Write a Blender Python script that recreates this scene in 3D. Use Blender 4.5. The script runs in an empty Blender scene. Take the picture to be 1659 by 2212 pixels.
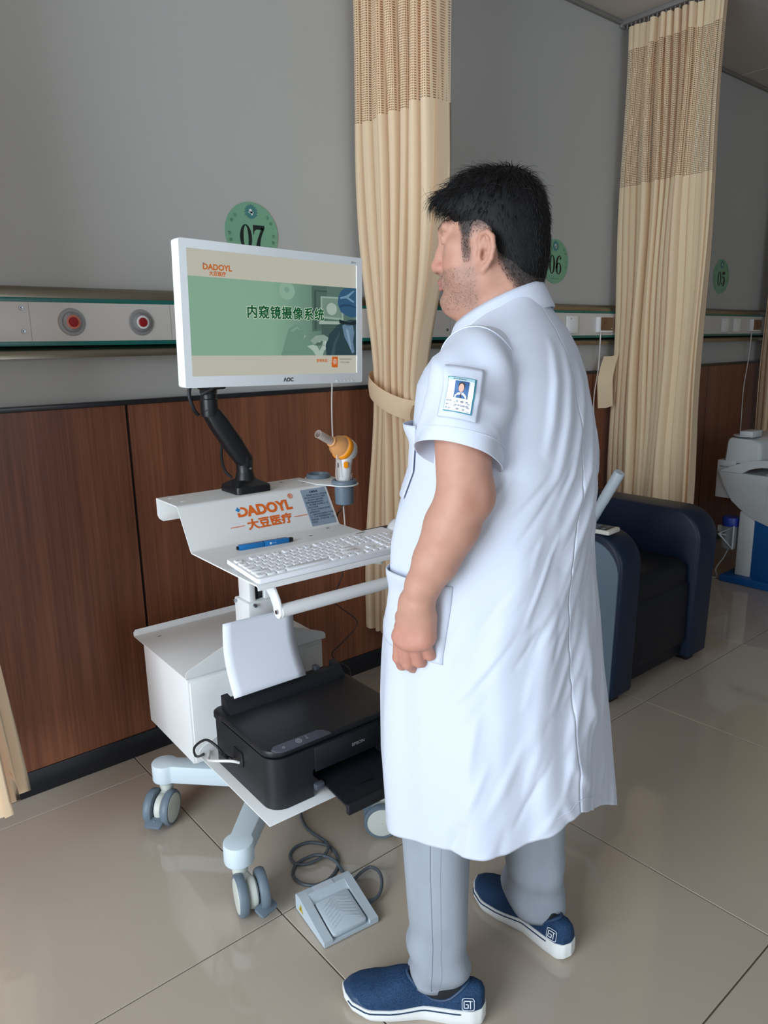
import bpy, bmesh, math, random
import numpy as np
from mathutils import Vector, Matrix
random.seed(7); np.random.seed(7)
SC = bpy.context.scene
COL = SC.collection
PI = math.pi

# ---------------------------------------------------------------- camera
F_PX, YAW, PITCH, ROLL, CAM_H = 1580.74, .694026575, .224045714, -.0196548506, 1.327
_f = Vector((math.sin(YAW)*math.cos(PITCH), math.cos(YAW)*math.cos(PITCH), -math.sin(PITCH)))
_r = Vector((math.cos(YAW), -math.sin(YAW), 0)); _u = _r.cross(_f)
_r2 = math.cos(ROLL)*_r + math.sin(ROLL)*_u; _u2 = -math.sin(ROLL)*_r + math.cos(ROLL)*_u
cam = bpy.data.cameras.new('camera'); camo = bpy.data.objects.new('camera', cam); COL.objects.link(camo)
m = Matrix.Identity(4)
for i in range(3):
    m[i][0] = _r2[i]; m[i][1] = _u2[i]; m[i][2] = -_f[i]
m[2][3] = CAM_H
camo.matrix_world = m
cam.sensor_fit = 'VERTICAL'; cam.sensor_height = 36; cam.lens = F_PX/2212*36
cam.clip_start = .05; cam.clip_end = 60
SC.camera = camo

# ---------------------------------------------------------------- world, light, exposure
SC.view_settings.view_transform = 'Standard'; SC.view_settings.look = 'None'
SC.view_settings.exposure = 0.25; SC.view_settings.gamma = 1; SC.view_settings.use_curve_mapping = False
w = bpy.data.worlds.new('daylight'); SC.world = w; w.use_nodes = True
w.node_tree.nodes['Background'].inputs[0].default_value = (.72, .86, 1, 1)
w.node_tree.nodes['Background'].inputs[1].default_value = 1.0

def window_light(name, loc, size, rot, power, col):
    l = bpy.data.lights.new(name, 'AREA'); l.shape = 'RECTANGLE'; l.size, l.size_y = size; l.energy = power; l.color = col
    o = bpy.data.objects.new(name, l); o.location = loc; o.rotation_euler = rot; COL.objects.link(o); return o
# daylight entering by the tall windows of the left end wall and of the wall behind the camera
XL, XR, YB, YW, ZC = -2.3, 8.2, -3.4, 2.26, 2.81
window_light('left_window_daylight', (XL+.06, .45, 1.5), (3.0, 1.9), (0, -PI/2, 0), 125, (.80, .90, 1))
window_light('rear_window_daylight', (.4, YB+.06, 1.55), (3.4, 1.8), (PI/2, 0, 0), 30, (.84, .92, 1))

# ---------------------------------------------------------------- helpers
def lin(c):
    c = [x/255 for x in c[:3]]
    return tuple((x/12.92 if x <= .04045 else ((x+.055)/1.055)**2.4) for x in c)
_mats = {}
def mat(name, col, rough=.5, metal=0, spec=.5, noise=None, bump=None, coat=0, trans=0, alpha=1, sheen=0, emit=0, sss=0, ior=1.45, attr=None):
    """noise = (scale, amount, stretch xyz) brightness mottling; bump = (scale, strength, stretch xyz)"""
    if name in _mats: return _mats[name]
    M = bpy.data.materials.new(name); M.use_nodes = True
    nt = M.node_tree; b = nt.nodes['Principled BSDF']; N = nt.nodes.new; L = nt.links.new
    c = (*lin(col), 1)
    b.inputs['Base Color'].default_value = c
    b.inputs['Roughness'].default_value = rough; b.inputs['Metallic'].default_value = metal
    b.inputs['Specular IOR Level'].default_value = spec; b.inputs['IOR'].default_value = ior
    b.inputs['Coat Weight'].default_value = coat; b.inputs['Transmission Weight'].default_value = trans
    b.inputs['Alpha'].default_value = alpha; b.inputs['Sheen Weight'].default_value = sheen
    if emit:
        b.inputs['Emission Color'].default_value = c; b.inputs['Emission Strength'].default_value = emit
    if sss:
        b.inputs['Subsurface Weight'].default_value = sss; b.inputs['Subsurface Radius'].default_value = (.012, .005, .003)
        b.inputs['Subsurface Scale'].default_value = 1
    src = None
    if attr:
        a = N('ShaderNodeVertexColor'); a.layer_name = attr; src = a.outputs[0]
    def coords(st):
        t = N('ShaderNodeTexCoord'); mp = N('ShaderNodeMapping'); mp.inputs['Scale'].default_value = st
        L(t.outputs['Object'], mp.inputs[0]); return mp.outputs[0]
    if noise:
        n = N('ShaderNodeTexNoise'); n.inputs['Scale'].default_value = noise[0]; n.inputs['Detail'].default_value = 5
        L(coords(noise[2] if len(noise) > 2 else (1, 1, 1)), n.inputs['Vector'])
        r = N('ShaderNodeMapRange'); r.inputs[1].default_value = .25; r.inputs[2].default_value = .75
        r.inputs[3].default_value = 1-noise[1]; r.inputs[4].default_value = 1+noise[1]; L(n.outputs[0], r.inputs[0])
        x = N('ShaderNodeMix'); x.data_type = 'RGBA'; x.blend_type = 'MULTIPLY'; x.inputs[0].default_value = 1
        x.inputs[6].default_value = c
        if src: L(src, x.inputs[6])
        L(r.outputs[0], x.inputs[7]); src = x.outputs[2]
    if src: L(src, b.inputs['Base Color'])
    if bump:
        n = N('ShaderNodeTexNoise'); n.inputs['Scale'].default_value = bump[0]; n.inputs['Detail'].default_value = 4
        L(coords(bump[2] if len(bump) > 2 else (1, 1, 1)), n.inputs['Vector'])
        bp = N('ShaderNodeBump'); bp.inputs['Strength'].default_value = bump[1]; bp.inputs['Distance'].default_value = .002
        L(n.outputs[0], bp.inputs['Height']); L(bp.outputs[0], b.inputs['Normal'])
    _mats[name] = M
    return M

class MB:
    """collects shapes into one mesh"""
    def __init__(s): s.v = []; s.f = []; s.sm = []
    def add(s, vs, fs, smooth=True):
        n = len(s.v); s.v += [tuple(float(c) for c in v) for v in vs]; s.f += [[i+n for i in f] for f in fs]; s.sm += [smooth]*len(fs); return s
    def bm(s, b):
        b.verts.index_update(); s.add([v.co[:] for v in b.verts], [[v.index for v in f.verts] for f in b.faces]); b.free(); return s
    def box(s, c, d, bev=0, rot=None, seg=2):
        b = bmesh.new(); bmesh.ops.create_cube(b, size=1, matrix=Matrix.Diagonal((*d, 1)))
        if bev: bmesh.ops.bevel(b, geom=b.edges[:], offset=min(bev, min(d)*.49), segments=seg, affect='EDGES', profile=.5)
        M = Matrix.Translation(c) @ (rot.to_4x4() if rot else Matrix.Identity(4)); bmesh.ops.transform(b, matrix=M, verts=b.verts)
        return s.bm(b)
    def rings(s, R, cap0=True, cap1=True, closed=True):
        n = len(R[0]); vs = [p for r in R for p in r]; fs = []
        for i in range(len(R)-1):
            for j in range(n if closed else n-1):
                k = (j+1) % n; fs.append([i*n+j, i*n+k, (i+1)*n+k, (i+1)*n+j])
        if cap0: fs.append(list(range(n))[::-1])
        if cap1: fs.append([(len(R)-1)*n+j for j in range(n)])
        return s.add(vs, fs)
    def tube(s, P, r, n=12, cap=True, smooth=0, closed=False):
        P = [Vector(p) for p in P]
        if smooth: P = spline(P, smooth)
        rr = r if isinstance(r, (list, tuple)) else [r]*len(P)
        if len(rr) != len(P): rr = [float(np.interp(i/(len(P)-1), np.linspace(0, 1, len(rr)), rr)) for i in range(len(P))]
        T = [(P[min(i+1, len(P)-1)]-P[max(i-1, 0)]).normalized() for i in range(len(P))]
        u = T[0].orthogonal().normalized(); R = []
        for i, p in enumerate(P):
            u = (u - T[i]*u.dot(T[i])).normalized(); v = T[i].cross(u)
            R.append([p + (u*math.cos(a) + v*math.sin(a))*rr[i] for a in (2*PI*j/n for j in range(n))])
        return s.rings(R, cap, cap)
    def lathe(s, prof, c=(0, 0, 0), axis=(0, 0, 1), n=24, cap=False):
        ax = Vector(axis).normalized(); u = ax.orthogonal().normalized(); v = ax.cross(u); c = Vector(c)
        R = [[c + ax*z + (u*math.cos(a)+v*math.sin(a))*max(r, 1e-5) for a in (2*PI*j/n for j in range(n))] for r, z in prof]
        return s.rings(R, cap, cap)
    def prism(s, poly, h, M=None, bev=0):
        """polygon in local xy, extruded 0..h along local z"""
        b = bmesh.new(); vs = [b.verts.new((p[0], p[1], 0)) for p in poly]; f = b.faces.new(vs)
        if f.normal.z > 0 or True:
            g = bmesh.ops.extrude_face_region(b, geom=[f]); bmesh.ops.translate(b, vec=(0, 0, h), verts=[x for x in g['geom'] if isinstance(x, bmesh.types.BMVert)])
        bmesh.ops.recalc_face_normals(b, faces=b.faces)
        if bev: bmesh.ops.bevel(b, geom=[e for e in b.edges if len(e.link_faces) == 2 and e.calc_face_angle(0) > .5], offset=bev, segments=2, affect='EDGES', profile=.5)
        if M: bmesh.ops.transform(b, matrix=M, verts=b.verts)
        return s.bm(b)
    def flat(s, poly, M=None, z=0):
        M = M or Matrix.Identity(4)
        return s.add([M @ Vector((p[0], p[1], z)) for p in poly], [list(range(len(poly)))])
    def text(s, txt, size, M=None, align='LEFT', bold=0, fn=None, thick=0, shear=0, space=1, fat=0):
        cu = bpy.data.curves.new('t', 'FONT'); cu.body = txt; cu.size = size; cu.align_x = align; cu.offset = bold; cu.extrude = thick; cu.shear = shear
        cu.resolution_u = 3; cu.space_character = space
        o = bpy.data.objects.new('t', cu); COL.objects.link(o)
        me = bpy.data.meshes.new_from_object(o.evaluated_get(bpy.context.evaluated_depsgraph_get()))
        M = M or Matrix.Identity(4)
        vs = [(M @ v.co) if fn is None else fn(v.co.x, v.co.y) for v in me.vertices]
        fs_ = [list(p.vertices) for p in me.polygons]; s.add(vs, fs_, False)
        for k in range(8 if fat else 0):
            a = 2*PI*k/8; s.add([M @ (v.co+Vector((fat*math.cos(a), fat*math.sin(a), -2e-5*(k+1)))) for v in me.vertices], fs_, False)
        bpy.data.objects.remove(o); bpy.data.curves.remove(cu); bpy.data.meshes.remove(me); return s
    def xf(s, M):
        s.v = [tuple(M @ Vector(v)) for v in s.v]; return s
    def build(s, name, material, parent=None, angle=35, loc=None, recalc=False):
        me = bpy.data.meshes.new(name); me.from_pydata(s.v, [], s.f); me.validate()
        if recalc:
            b = bmesh.new(); b.from_mesh(me); bmesh.ops.recalc_face_normals(b, faces=b.faces); b.to_mesh(me); b.free()
        me.polygons.foreach_set('use_smooth', [True]*len(me.polygons))
        if angle: me.set_sharp_from_angle(angle=math.radians(angle))
        me.materials.append(material); me.update()
        o = bpy.data.objects.new(name, me); COL.objects.link(o)
        if parent: o.parent = parent
        if loc: o.location = loc
        return o
def spline(P, k):
    out = []
    for i in range(len(P)-1):
        a, b, c, d = P[max(i-1, 0)], P[i], P[i+1], P[min(i+2, len(P)-1)]
        for j in range(k):
            t = j/k; out.append(.5*((2*b)+(c-a)*t+(2*a-5*b+4*c-d)*t*t+(3*b-a-3*c+d)*t**3))
    return out+[P[-1]]
def tag(o, label=None, cat=None, group=None, kind=None):
    for k, v in (('label', label), ('category', cat), ('group', group), ('kind', kind)):
        if v: o[k] = v
    return o
def thing(name, label, cat, loc=(0, 0, 0), rz=0, group=None):
    o = bpy.data.objects.new(name, None); o.empty_display_size = .05; COL.objects.link(o)
    o.location = loc; o.rotation_euler = (0, 0, rz); return tag(o, label, cat, group)
def dup(o, parent=None):
    c = o.copy(); COL.objects.link(c); c.parent = parent
    for ch in o.children: dup(ch, c)
    return c
def place(o, M):
    o.matrix_world = M; return o
def fr(o, x, y):
    """frame from origin, local x and local y directions"""
    x = Vector(x).normalized(); y = Vector(y); y = (y-x*x.dot(y)).normalized(); z = x.cross(y)
    M = Matrix.Identity(4)
    for i in range(3): M[i][0], M[i][1], M[i][2], M[i][3] = x[i], y[i], z[i], o[i]
    return M
def rrect(w, h, r, n=5, cx=0, cy=0):
    out = []
    for qx, qy, a0 in ((1, 1, 0), (-1, 1, 90), (-1, -1, 180), (1, -1, 270)):
        for i in range(n+1):
            a = math.radians(a0+90*i/n); out.append((cx+qx*(w/2-r)+r*math.cos(a), cy+qy*(h/2-r)+r*math.sin(a)))
    return out
def circ(r, n=24, cx=0, cy=0, ry=None): return [(cx+r*math.cos(2*PI*i/n), cy+(ry or r)*math.sin(2*PI*i/n)) for i in range(n)]
def sstep(a, b, x): t = np.clip((x-a)/(b-a), 0, 1); return t*t*(3-2*t)

# ---------------------------------------------------------------- materials
def wood_mat():
    M = mat('wood_laminate', (98, 62, 47), .38); nt = M.node_tree; N = nt.nodes.new; L = nt.links.new; b = nt.nodes['Principled BSDF']
    t = N('ShaderNodeTexCoord'); mp = N('ShaderNodeMapping'); mp.inputs['Scale'].default_value = (60, 60, 1.1); L(t.outputs['Object'], mp.inputs[0])
    n1 = N('ShaderNodeTexNoise'); n1.inputs['Scale'].default_value = 2.2; n1.inputs['Detail'].default_value = 7; n1.inputs['Roughness'].default_value = .7; L(mp.outputs[0], n1.inputs['Vector'])
    mp2 = N('ShaderNodeMapping'); mp2.inputs['Scale'].default_value = (9, 9, .5); L(t.outputs['Object'], mp2.inputs[0])
    n2 = N('ShaderNodeTexNoise'); n2.inputs['Scale'].default_value = 2; n2.inputs['Detail'].default_value = 3; L(mp2.outputs[0], n2.inputs['Vector'])
    r = N('ShaderNodeValToRGB'); r.color_ramp.elements[0].position = .3; r.color_ramp.elements[1].position = .72
    r.color_ramp.elements[0].color = (*lin((86, 47, 33)), 1); r.color_ramp.elements[1].color = (*lin((150, 96, 68)), 1)
    a = N('ShaderNodeMath'); a.operation = 'MULTIPLY_ADD'; a.inputs[1].default_value = .6; L(n1.outputs[0], a.inputs[0])
    m2 = N('ShaderNodeMath'); m2.operation = 'MULTIPLY'; m2.inputs[1].default_value = .4; L(n2.outputs[0], m2.inputs[0]); L(m2.outputs[0], a.inputs[2])
    L(a.outputs[0], r.inputs[0]); L(r.outputs[0], b.inputs['Base Color'])
    return M
WOOD = wood_mat()
PLASTER = mat('wall_paint', (180, 181, 178), .85, spec=.2, noise=(1.5, .02), bump=(260, .05))
CEIL = mat('ceiling_board', (190, 184, 178), .9, spec=.1, noise=(3, .02))
BLACK_TRIM = mat('black_trim', (30, 31, 36), .28)
BASE_BLACK = mat('baseboard_black', (26, 28, 33), .33)
TILE = mat('polished_floor_tile', (182, 169, 154), .07, spec=.75, noise=(2.2, .035))
GROUT = mat('grout', (104, 96, 88), .8)
WHITE_METAL = mat('white_powder_coat', (226, 227, 226), .42)
LEG_WHITE = mat('pale_blue_white_coat', (206, 220, 228), .45)
GREY_PLASTIC = mat('slate_grey_plastic', (104, 118, 130), .42)
CREAM_PLASTIC = mat('cream_plastic', (203, 207, 198), .42)
BLACK_PLASTIC = mat('black_plastic', (22, 24, 28), .38)
PRINTER_BLACK = mat('printer_black', (27, 30, 35), .42, bump=(900, .08))
WHITE_PLASTIC = mat('white_plastic', (234, 236, 238), .35)
CHROME = mat('steel', (170, 172, 175), .28, 1)
ALU = mat('brushed_aluminium', (148, 140, 126), .34, 1, noise=(14, .12, (.4, 6, 6)))
TEAL = mat('teal_strip', (22, 104, 96), .3)
PANEL_WHITE = mat('equipment_rail_white', (206, 204, 200), .4)
ORANGE = mat('orange_print', (226, 106, 34), .4)
# ================================================================ room
def struct(name, mb, m, parent=None, **k):
    o = mb.build(name, m, parent, **k)
    if not parent: o['kind'] = 'structure'
    return o
TJX, TJY, TS = .758, 1.322, .8     # floor tile grid
floor = struct('floor', MB().box(((XL+XR)/2, (YB+YW)/2, -.03), (XR-XL+.2, YW-YB+.2, .05)), GROUT)
g = .0016
tile_me = None; part_me = {}
iy = int((YB-TJY)//TS)
for ix in range(int((XL-TJX)//TS), int((XR-TJX)//TS)+1):
    for jy in range(iy, 2):
        x0, x1 = TJX+ix*TS, TJX+(ix+1)*TS; y0, y1 = TJY+jy*TS, min(TJY+(jy+1)*TS, YW-.005)
        x0 = max(x0, XL+.005); x1 = min(x1, XR-.005); y0 = max(y0, YB+.005)
        if x1-x0 < .02 or y1-y0 < .02: continue
        key = (round(x1-x0, 3), round(y1-y0, 3))
        if key not in part_me:
            o = MB().box((0, 0, -.004), (x1-x0-2*g, y1-y0-2*g, .008), .0012, seg=1).build('floor_tile', TILE, floor); part_me[key] = o.data
        else:
            o = bpy.data.objects.new('floor_tile', part_me[key]); COL.objects.link(o); o.parent = floor
        o.location = ((x0+x1)/2, (y0+y1)/2, random.uniform(-.0004, .0004))
def wall_with_hole(name, x0, x1, z1, holes, frame):
    mb = MB(); xs = sorted({x0, x1, *[h[0] for h in holes], *[h[1] for h in holes]}); zs = sorted({0, z1, *[h[2] for h in holes], *[h[3] for h in holes]})
    for a, b in zip(xs, xs[1:]):
        for c, d in zip(zs, zs[1:]):
            if any(h[0] <= a and b <= h[1] and h[2] <= c and d <= h[3] for h in holes): continue
            mb.box(((a+b)/2, 0, (c+d)/2), (b-a, .12, d-c))
    return struct(name, mb.xf(frame), PLASTER)
wall_back = struct('wall_back', MB().box(((XL+XR)/2, YW+.06, ZC/2), (XR-XL+.24, .12, ZC)), PLASTER)
wall_with_hole('wall_left', YB, YW, ZC, [(-1.05, 1.95, .55, 2.45)], fr((XL-.06, 0, 0), (0, 1, 0), (-1, 0, 0)))
wall_with_hole('wall_front', XL, XR, ZC, [(-1.3, 2.1, .65, 2.45)], Matrix.Translation((0, YB-.06, 0)))
struct('wall_right', MB().box((XR+.06, (YB+YW)/2, ZC/2), (.12, YW-YB+.24, ZC)), PLASTER)
FRAME_W = mat('window_frame_white', (225, 226, 226), .4)
for nm, M, x0, x1, z0, z1 in (('window_1', fr((XL-.06, 0, 0), (0, 1, 0), (-1, 0, 0)), -1.05, 1.95, .55, 2.45), ('window_2', Matrix.Translation((0, YB-.06, 0)), -1.3, 2.1, .65, 2.45)):
    mb = MB()
    for x in (x0+.03, x0+(x1-x0)/3, x0+(x1-x0)*2/3, x1-.03): mb.box((x, 0, (z0+z1)/2), (.05, .06, z1-z0), .004)
    for z in (z0+.03, z1-.03, z0+(z1-z0)*.7): mb.box(((x0+x1)/2, 0, z), (x1-x0, .055, .05), .004)
    struct(nm, mb.xf(M), FRAME_W)
# ceiling of suspended boards
ceiling = struct('ceiling', MB().box(((XL+XR)/2, (YB+YW)/2, ZC+.045), (XR-XL+.2, YW-YB+.2, .05)), mat('ceiling_void', (92, 88, 84), .9))
cme = {}
for ix in range(-5, 5):
    for jy in range(0, 10):
        x0 = 3.41+ix*1.21; x1 = x0+1.21; y1 = YW-jy*.6; y0 = y1-.6
        x0 = max(x0, XL); x1 = min(x1, XR); y0 = max(y0, YB)
        if x1-x0 < .05 or y1-y0 < .05: continue
        key = (round(x1-x0, 3), round(y1-y0, 3))
        if key not in cme:
            o = MB().box((0, 0, .011), (x1-x0-.012, y1-y0-.012, .022), .003, seg=1).build('ceiling_board', CEIL, ceiling); cme[key] = o.data
        else:
            o = bpy.data.objects.new('ceiling_board', cme[key]); COL.objects.link(o); o.parent = ceiling
        o.location = ((x0+x1)/2, (y0+y1)/2, ZC)
struct('trim_1', MB().box(((XL+XR)/2, YW-.009, ZC-.009), (XR-XL, .018, .018), .003), mat('ceiling_angle', (128, 126, 124), .5))
# wood wainscot: laminate sheets with open joints, black cap strip, black baseboard
wains = struct('trim_2', MB().box(((XL+XR)/2, YW-.004, .62), (XR-XL, .008, 1.09)), mat('joint_black', (20, 15, 13), .8))
PJ = .846
k0 = -3
for k in range(-3, 7):
    x0, x1 = PJ+k*1.22, PJ+(k+1)*1.22; x0 = max(x0, XL); x1 = min(x1, XR)
    if x1-x0 < .05: continue
    o = MB().box((0, 0, 0), (x1-x0-.009, .012, 1.088), .0015, seg=1).build('wood_panel', WOOD, wains); o.location = ((x0+x1)/2, YW-.013, .62)
struct('trim_3', MB().box(((XL+XR)/2, YW-.011, 1.171), (XR-XL, .024, .015), .002), BLACK_TRIM)
struct('baseboard_back', MB().box(((XL+XR)/2, YW-.012, .04), (XR-XL, .026, .079), .003), BASE_BLACK)

# ---- bed-head equipment rail
rail = thing('equipment_rail', 'long white bed-head rail with teal stripes and metal edges on the wall', 'wall rail', (0, YW, 0))
RX0, RX1 = XL+.02, XR-.02; RC = (RX0+RX1)/2; RW = RX1-RX0
MB().box((RC, -.022, 1.4085), (RW, .044, .108), .004).build('rail_body', PANEL_WHITE, rail)
for z in (1.4665, 1.3505): MB().box((RC, -.02, z), (RW, .0446, .0145), .001).build('teal_stripe', TEAL, rail)
def bar(z0, z1, s):
    prof = [(0, z0), (-.016, z0), (-.03, z0+(z1-z0)*.18), (-.039, z0+(z1-z0)*.45), (-.0425, z0+(z1-z0)*.75), (-.0425, z1), (0, z1)]
    if s < 0: prof = [(0, z1), (-.016, z1), (-.03, z1+(z0-z1)*.18), (-.039, z1+(z0-z1)*.45), (-.0425, z1+(z0-z1)*.75), (-.0425, z0), (0, z0)]
    return MB().rings([[(x, p[0], p[1]) for p in prof] for x in (RX0, RX1)])
bar(1.505, 1.4735, 1).build('metal_edge', ALU, rail, recalc=True); bar(1.3435, 1.309, 1).build('metal_edge', ALU, rail, recalc=True)
scr = [(.573, 1.445), (.572, 1.383)] + [(2.203, 1.445), (2.203, 1.384)]
for x, z in scr: MB().lathe([(.0001, -.049), (.003, -.0495), (.0035, -.0475), (.0055, -.0475), (.0065, -.044), (.0065, -.04)], (x, 0, z), (0, 1, 0), 16).build('screw', CHROME, rail)
for x in (.592, 1.0, 1.66, 2.22, 3.0): MB().box((x, -.0441, 1.4085), (.0012, .0006, .104)).build('panel_joint', mat('joint_line', (150, 150, 148), .6), rail)
RED = mat('dark_red_button', (150, 28, 34), .35); GREYM = mat('satin_grey_ring', (164, 166, 168), .35, .25)
def gas(x, label, ring):
    t = thing('call_button', label, 'button', (x, YW-.044, 1.408), group='round outlets on the wall rail')
    MB().lathe([(.0001, -.004), (.036, -.004), (.0385, -.001), (.0385, .0)], (0, 0, 0), (0, 1, 0), 40).build('base_plate', GREYM, t, recalc=True)
    MB().lathe([(.0195, -.016), (.0265, -.0125), (.028, -.009), (.0285, -.004)], (0, 0, 0), (0, 1, 0), 40).build('collar', mat('collar_grey', (146, 149, 152), .3, .3), t, recalc=True)
    MB().lathe([(.0001, -.0165), (.0145, -.0165), (.0195, -.0155)], (0, 0, 0), (0, 1, 0), 32).build('button_ring', ring, t, recalc=True)
    MB().lathe([(.0001, -.021), (.011, -.0205), (.0135, -.018), (.0138, -.0155)], (0, 0, 0), (0, 1, 0), 28).build('button_cap', RED, t, recalc=True)
    MB().text('呼叫', .006, fr((0, -.0145, .0195), (1, 0, 0), (0, 0, 1)), 'CENTER').build('lettering', BLACK_PLASTIC, t, angle=0)
gas(.703, 'round grey wall outlet with red centre ringed in salmon, nearest two screws', mat('salmon_ring', (205, 120, 96), .4))
gas(.905, 'round grey wall outlet with red centre ringed in white, beside the monitor', WHITE_PLASTIC)
gas(2.33, 'round grey wall outlet on the rail behind the man', WHITE_PLASTIC)
BROWN = mat('bronze_switch', (124, 96, 74), .35, .3)
def sw(x, label):
    t = thing('bedside_switch', label, 'switch', (x, YW-.044, 1.407), group='bronze faced switches on the wall rail')
    MB().box((0, -.011, 0), (.122, .022, .076), .003).build('back_box', WHITE_PLASTIC, t)
    MB().box((.006, -.0235, .003), (.106, .005, .064), .0015).build('rocker', BROWN, t)
    MB().lathe([(.008, 0), (.008, .001), (.0075, .001)], (-.016, -.0262, .012), (0, -1, 0), 16).build('ring_mark', mat('dark_mark', (80, 62, 48), .5), t)
    MB().box((.045, -.0262, -.02), (.009, .001, .0035), .0005).build('indicator', WHITE_PLASTIC, t)
    return t
sw(3.307, 'bronze faced switch on the rail just left of the loose hanging curtain'); sw(5.005, 'small bronze faced switch on the rail before the farthest curtain')
def sock(x, label):
    t = thing('wall_socket', label, 'socket', (x, YW-.044, 1.407), group='white blank plates on the wall rail')
    MB().box((0, -.006, 0), (.086, .012, .082), .003).build('plate', WHITE_PLASTIC, t); MB().box((0, -.013, 0), (.07, .003, .066), .0015).build('cover', WHITE_PLASTIC, t)
    MB().box((-.02, -.0147, .027), (.012, .0008, .003)).build('mark', GREY_PLASTIC, t)
sock(3.045, 'white blank socket plate partly hidden behind the shoulder of the man')
sock(4.757, 'white blank socket plate closest to the far small bronze switch'); sock(4.6, 'white blank socket plate touching the right edge of the loose curtain')
CABLEW = mat('white_cable', (222, 220, 216), .5)
def wire(name, label, P, r, m=CABLEW, cat='cable', **k):
    return tag(MB().tube(P, r, 8, smooth=6).build(name, m, angle=0), label, cat)
wire('hanging_cable', 'thin white cable hanging from the bronze switch nearest the loose curtain', [(3.285, YW-.05, 1.372), (3.285, YW-.047, 1.2), (3.283, YW-.03, 1.05), (3.288, YW-.03, .9), (3.3, YW-.035, .45)], .0033)
wire('hanging_cable', 'thin white cable hanging down to the white treatment machine', [(4.972, YW-.05, 1.372), (4.968, YW-.047, 1.2), (4.972, YW-.03, 1.0), (4.98, YW-.03, .75), (4.985, YW-.035, .3)], .0033)
wire('hanging_cable', 'thin white cable hanging from the rail behind the monitor', [(1.598, YW-.052, 1.37), (1.606, YW-.05, 1.25), (1.612, YW-.03, 1.1), (1.615, YW-.03, .95), (1.64, YW-.032, .86), (1.66, YW-.035, .5)], .0028)

# ---- bay number signs
GREEN = mat('sign_green', (118, 168, 138), .5); INK = mat('sign_ink', (14, 30, 30), .5); EMB = mat('emblem_teal', (70, 128, 128), .5); EMW = mat('emblem_white', (208, 220, 214), .5); FAINT = mat('faint_green_print', (84, 128, 104), .5)
def ell(rx, ry, cx=0, cy=0, n=28): return [(cx+rx*math.cos(2*PI*i/n), cy+ry*math.sin(2*PI*i/n)) for i in range(n)]
def ringmesh(mb, o, i, M, z=0):
    n = len(o); mb.add([M @ Vector((*p, z)) for p in o+i], [[k, (k+1) % n, n+(k+1) % n, n+k] for k in range(n)])
def stroke(mb, pts, M, z=0, k=5):
    """variable-width stroke: list of (x, y, halfwidth)"""
    P = spline([Vector(p) for p in pts], k); L, R = [], []
    for i, p in enumerate(P):
        t = (P[min(i+1, len(P)-1)]-P[max(i-1, 0)]); t = Vector((t.x, t.y)).normalized(); nx, ny = -t.y, t.x
        L.append((p.x+nx*p.z, p.y+ny*p.z)); R.append((p.x-nx*p.z, p.y-ny*p.z))
    n = len(P); mb.add([M @ Vector((*q, z)) for q in L+R], [[i, i+1, n+i+1, n+i] for i in range(n-1)])
def digit(mb, d, cx, M):
    """bold high-contrast serif figures, height about 1, width .56"""
    T = M @ Matrix.Translation((cx, 0, 0))
    if d == '0': ringmesh(mb, ell(.27, .5, 0, .5, 40), ell(.11, .46, 0, .5, 40), T)
    if d == '7':
        mb.flat([(-.26, 1.0), (-.26, .64), (-.235, .64), (-.21, .76), (-.12, .84), (.19, .84), (.27, .9), (.27, 1.0)], T)
        stroke(mb, [(.2, .9, .07), (.08, .66, .06), (-.02, .4, .075), (-.06, .18, .1), (-.06, 0, .115)], T)
    if d == '6':
        ringmesh(mb, ell(.26, .31, 0, .3, 36), ell(.1, .27, .01, .3, 36), T)
        stroke(mb, [(-.185, .3, .076), (-.185, .55, .078), (-.13, .8, .07), (.0, .95, .04), (.1, .96, .022), (.17, .92, .02)], T)
        mb.flat(circ(.075, 18, .155, .85), T)
    if d == '5':
        mb.flat([(-.2, 1.0), (-.215, .5), (-.185, .5), (-.16, .8), (.2, .8), (.25, 1.02), (.22, 1.02), (.2, 1.0)], T)
        stroke(mb, [(-.2, .53, .012), (-.1, .62, .025), (.02, .63, .05), (.13, .5, .1), (.15, .32, .115), (.1, .12, .085), (0, .03, .04), (-.12, .03, .025), (-.2, .1, .02)], T)
        mb.flat(circ(.085, 18, -.16, .18), T)
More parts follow.
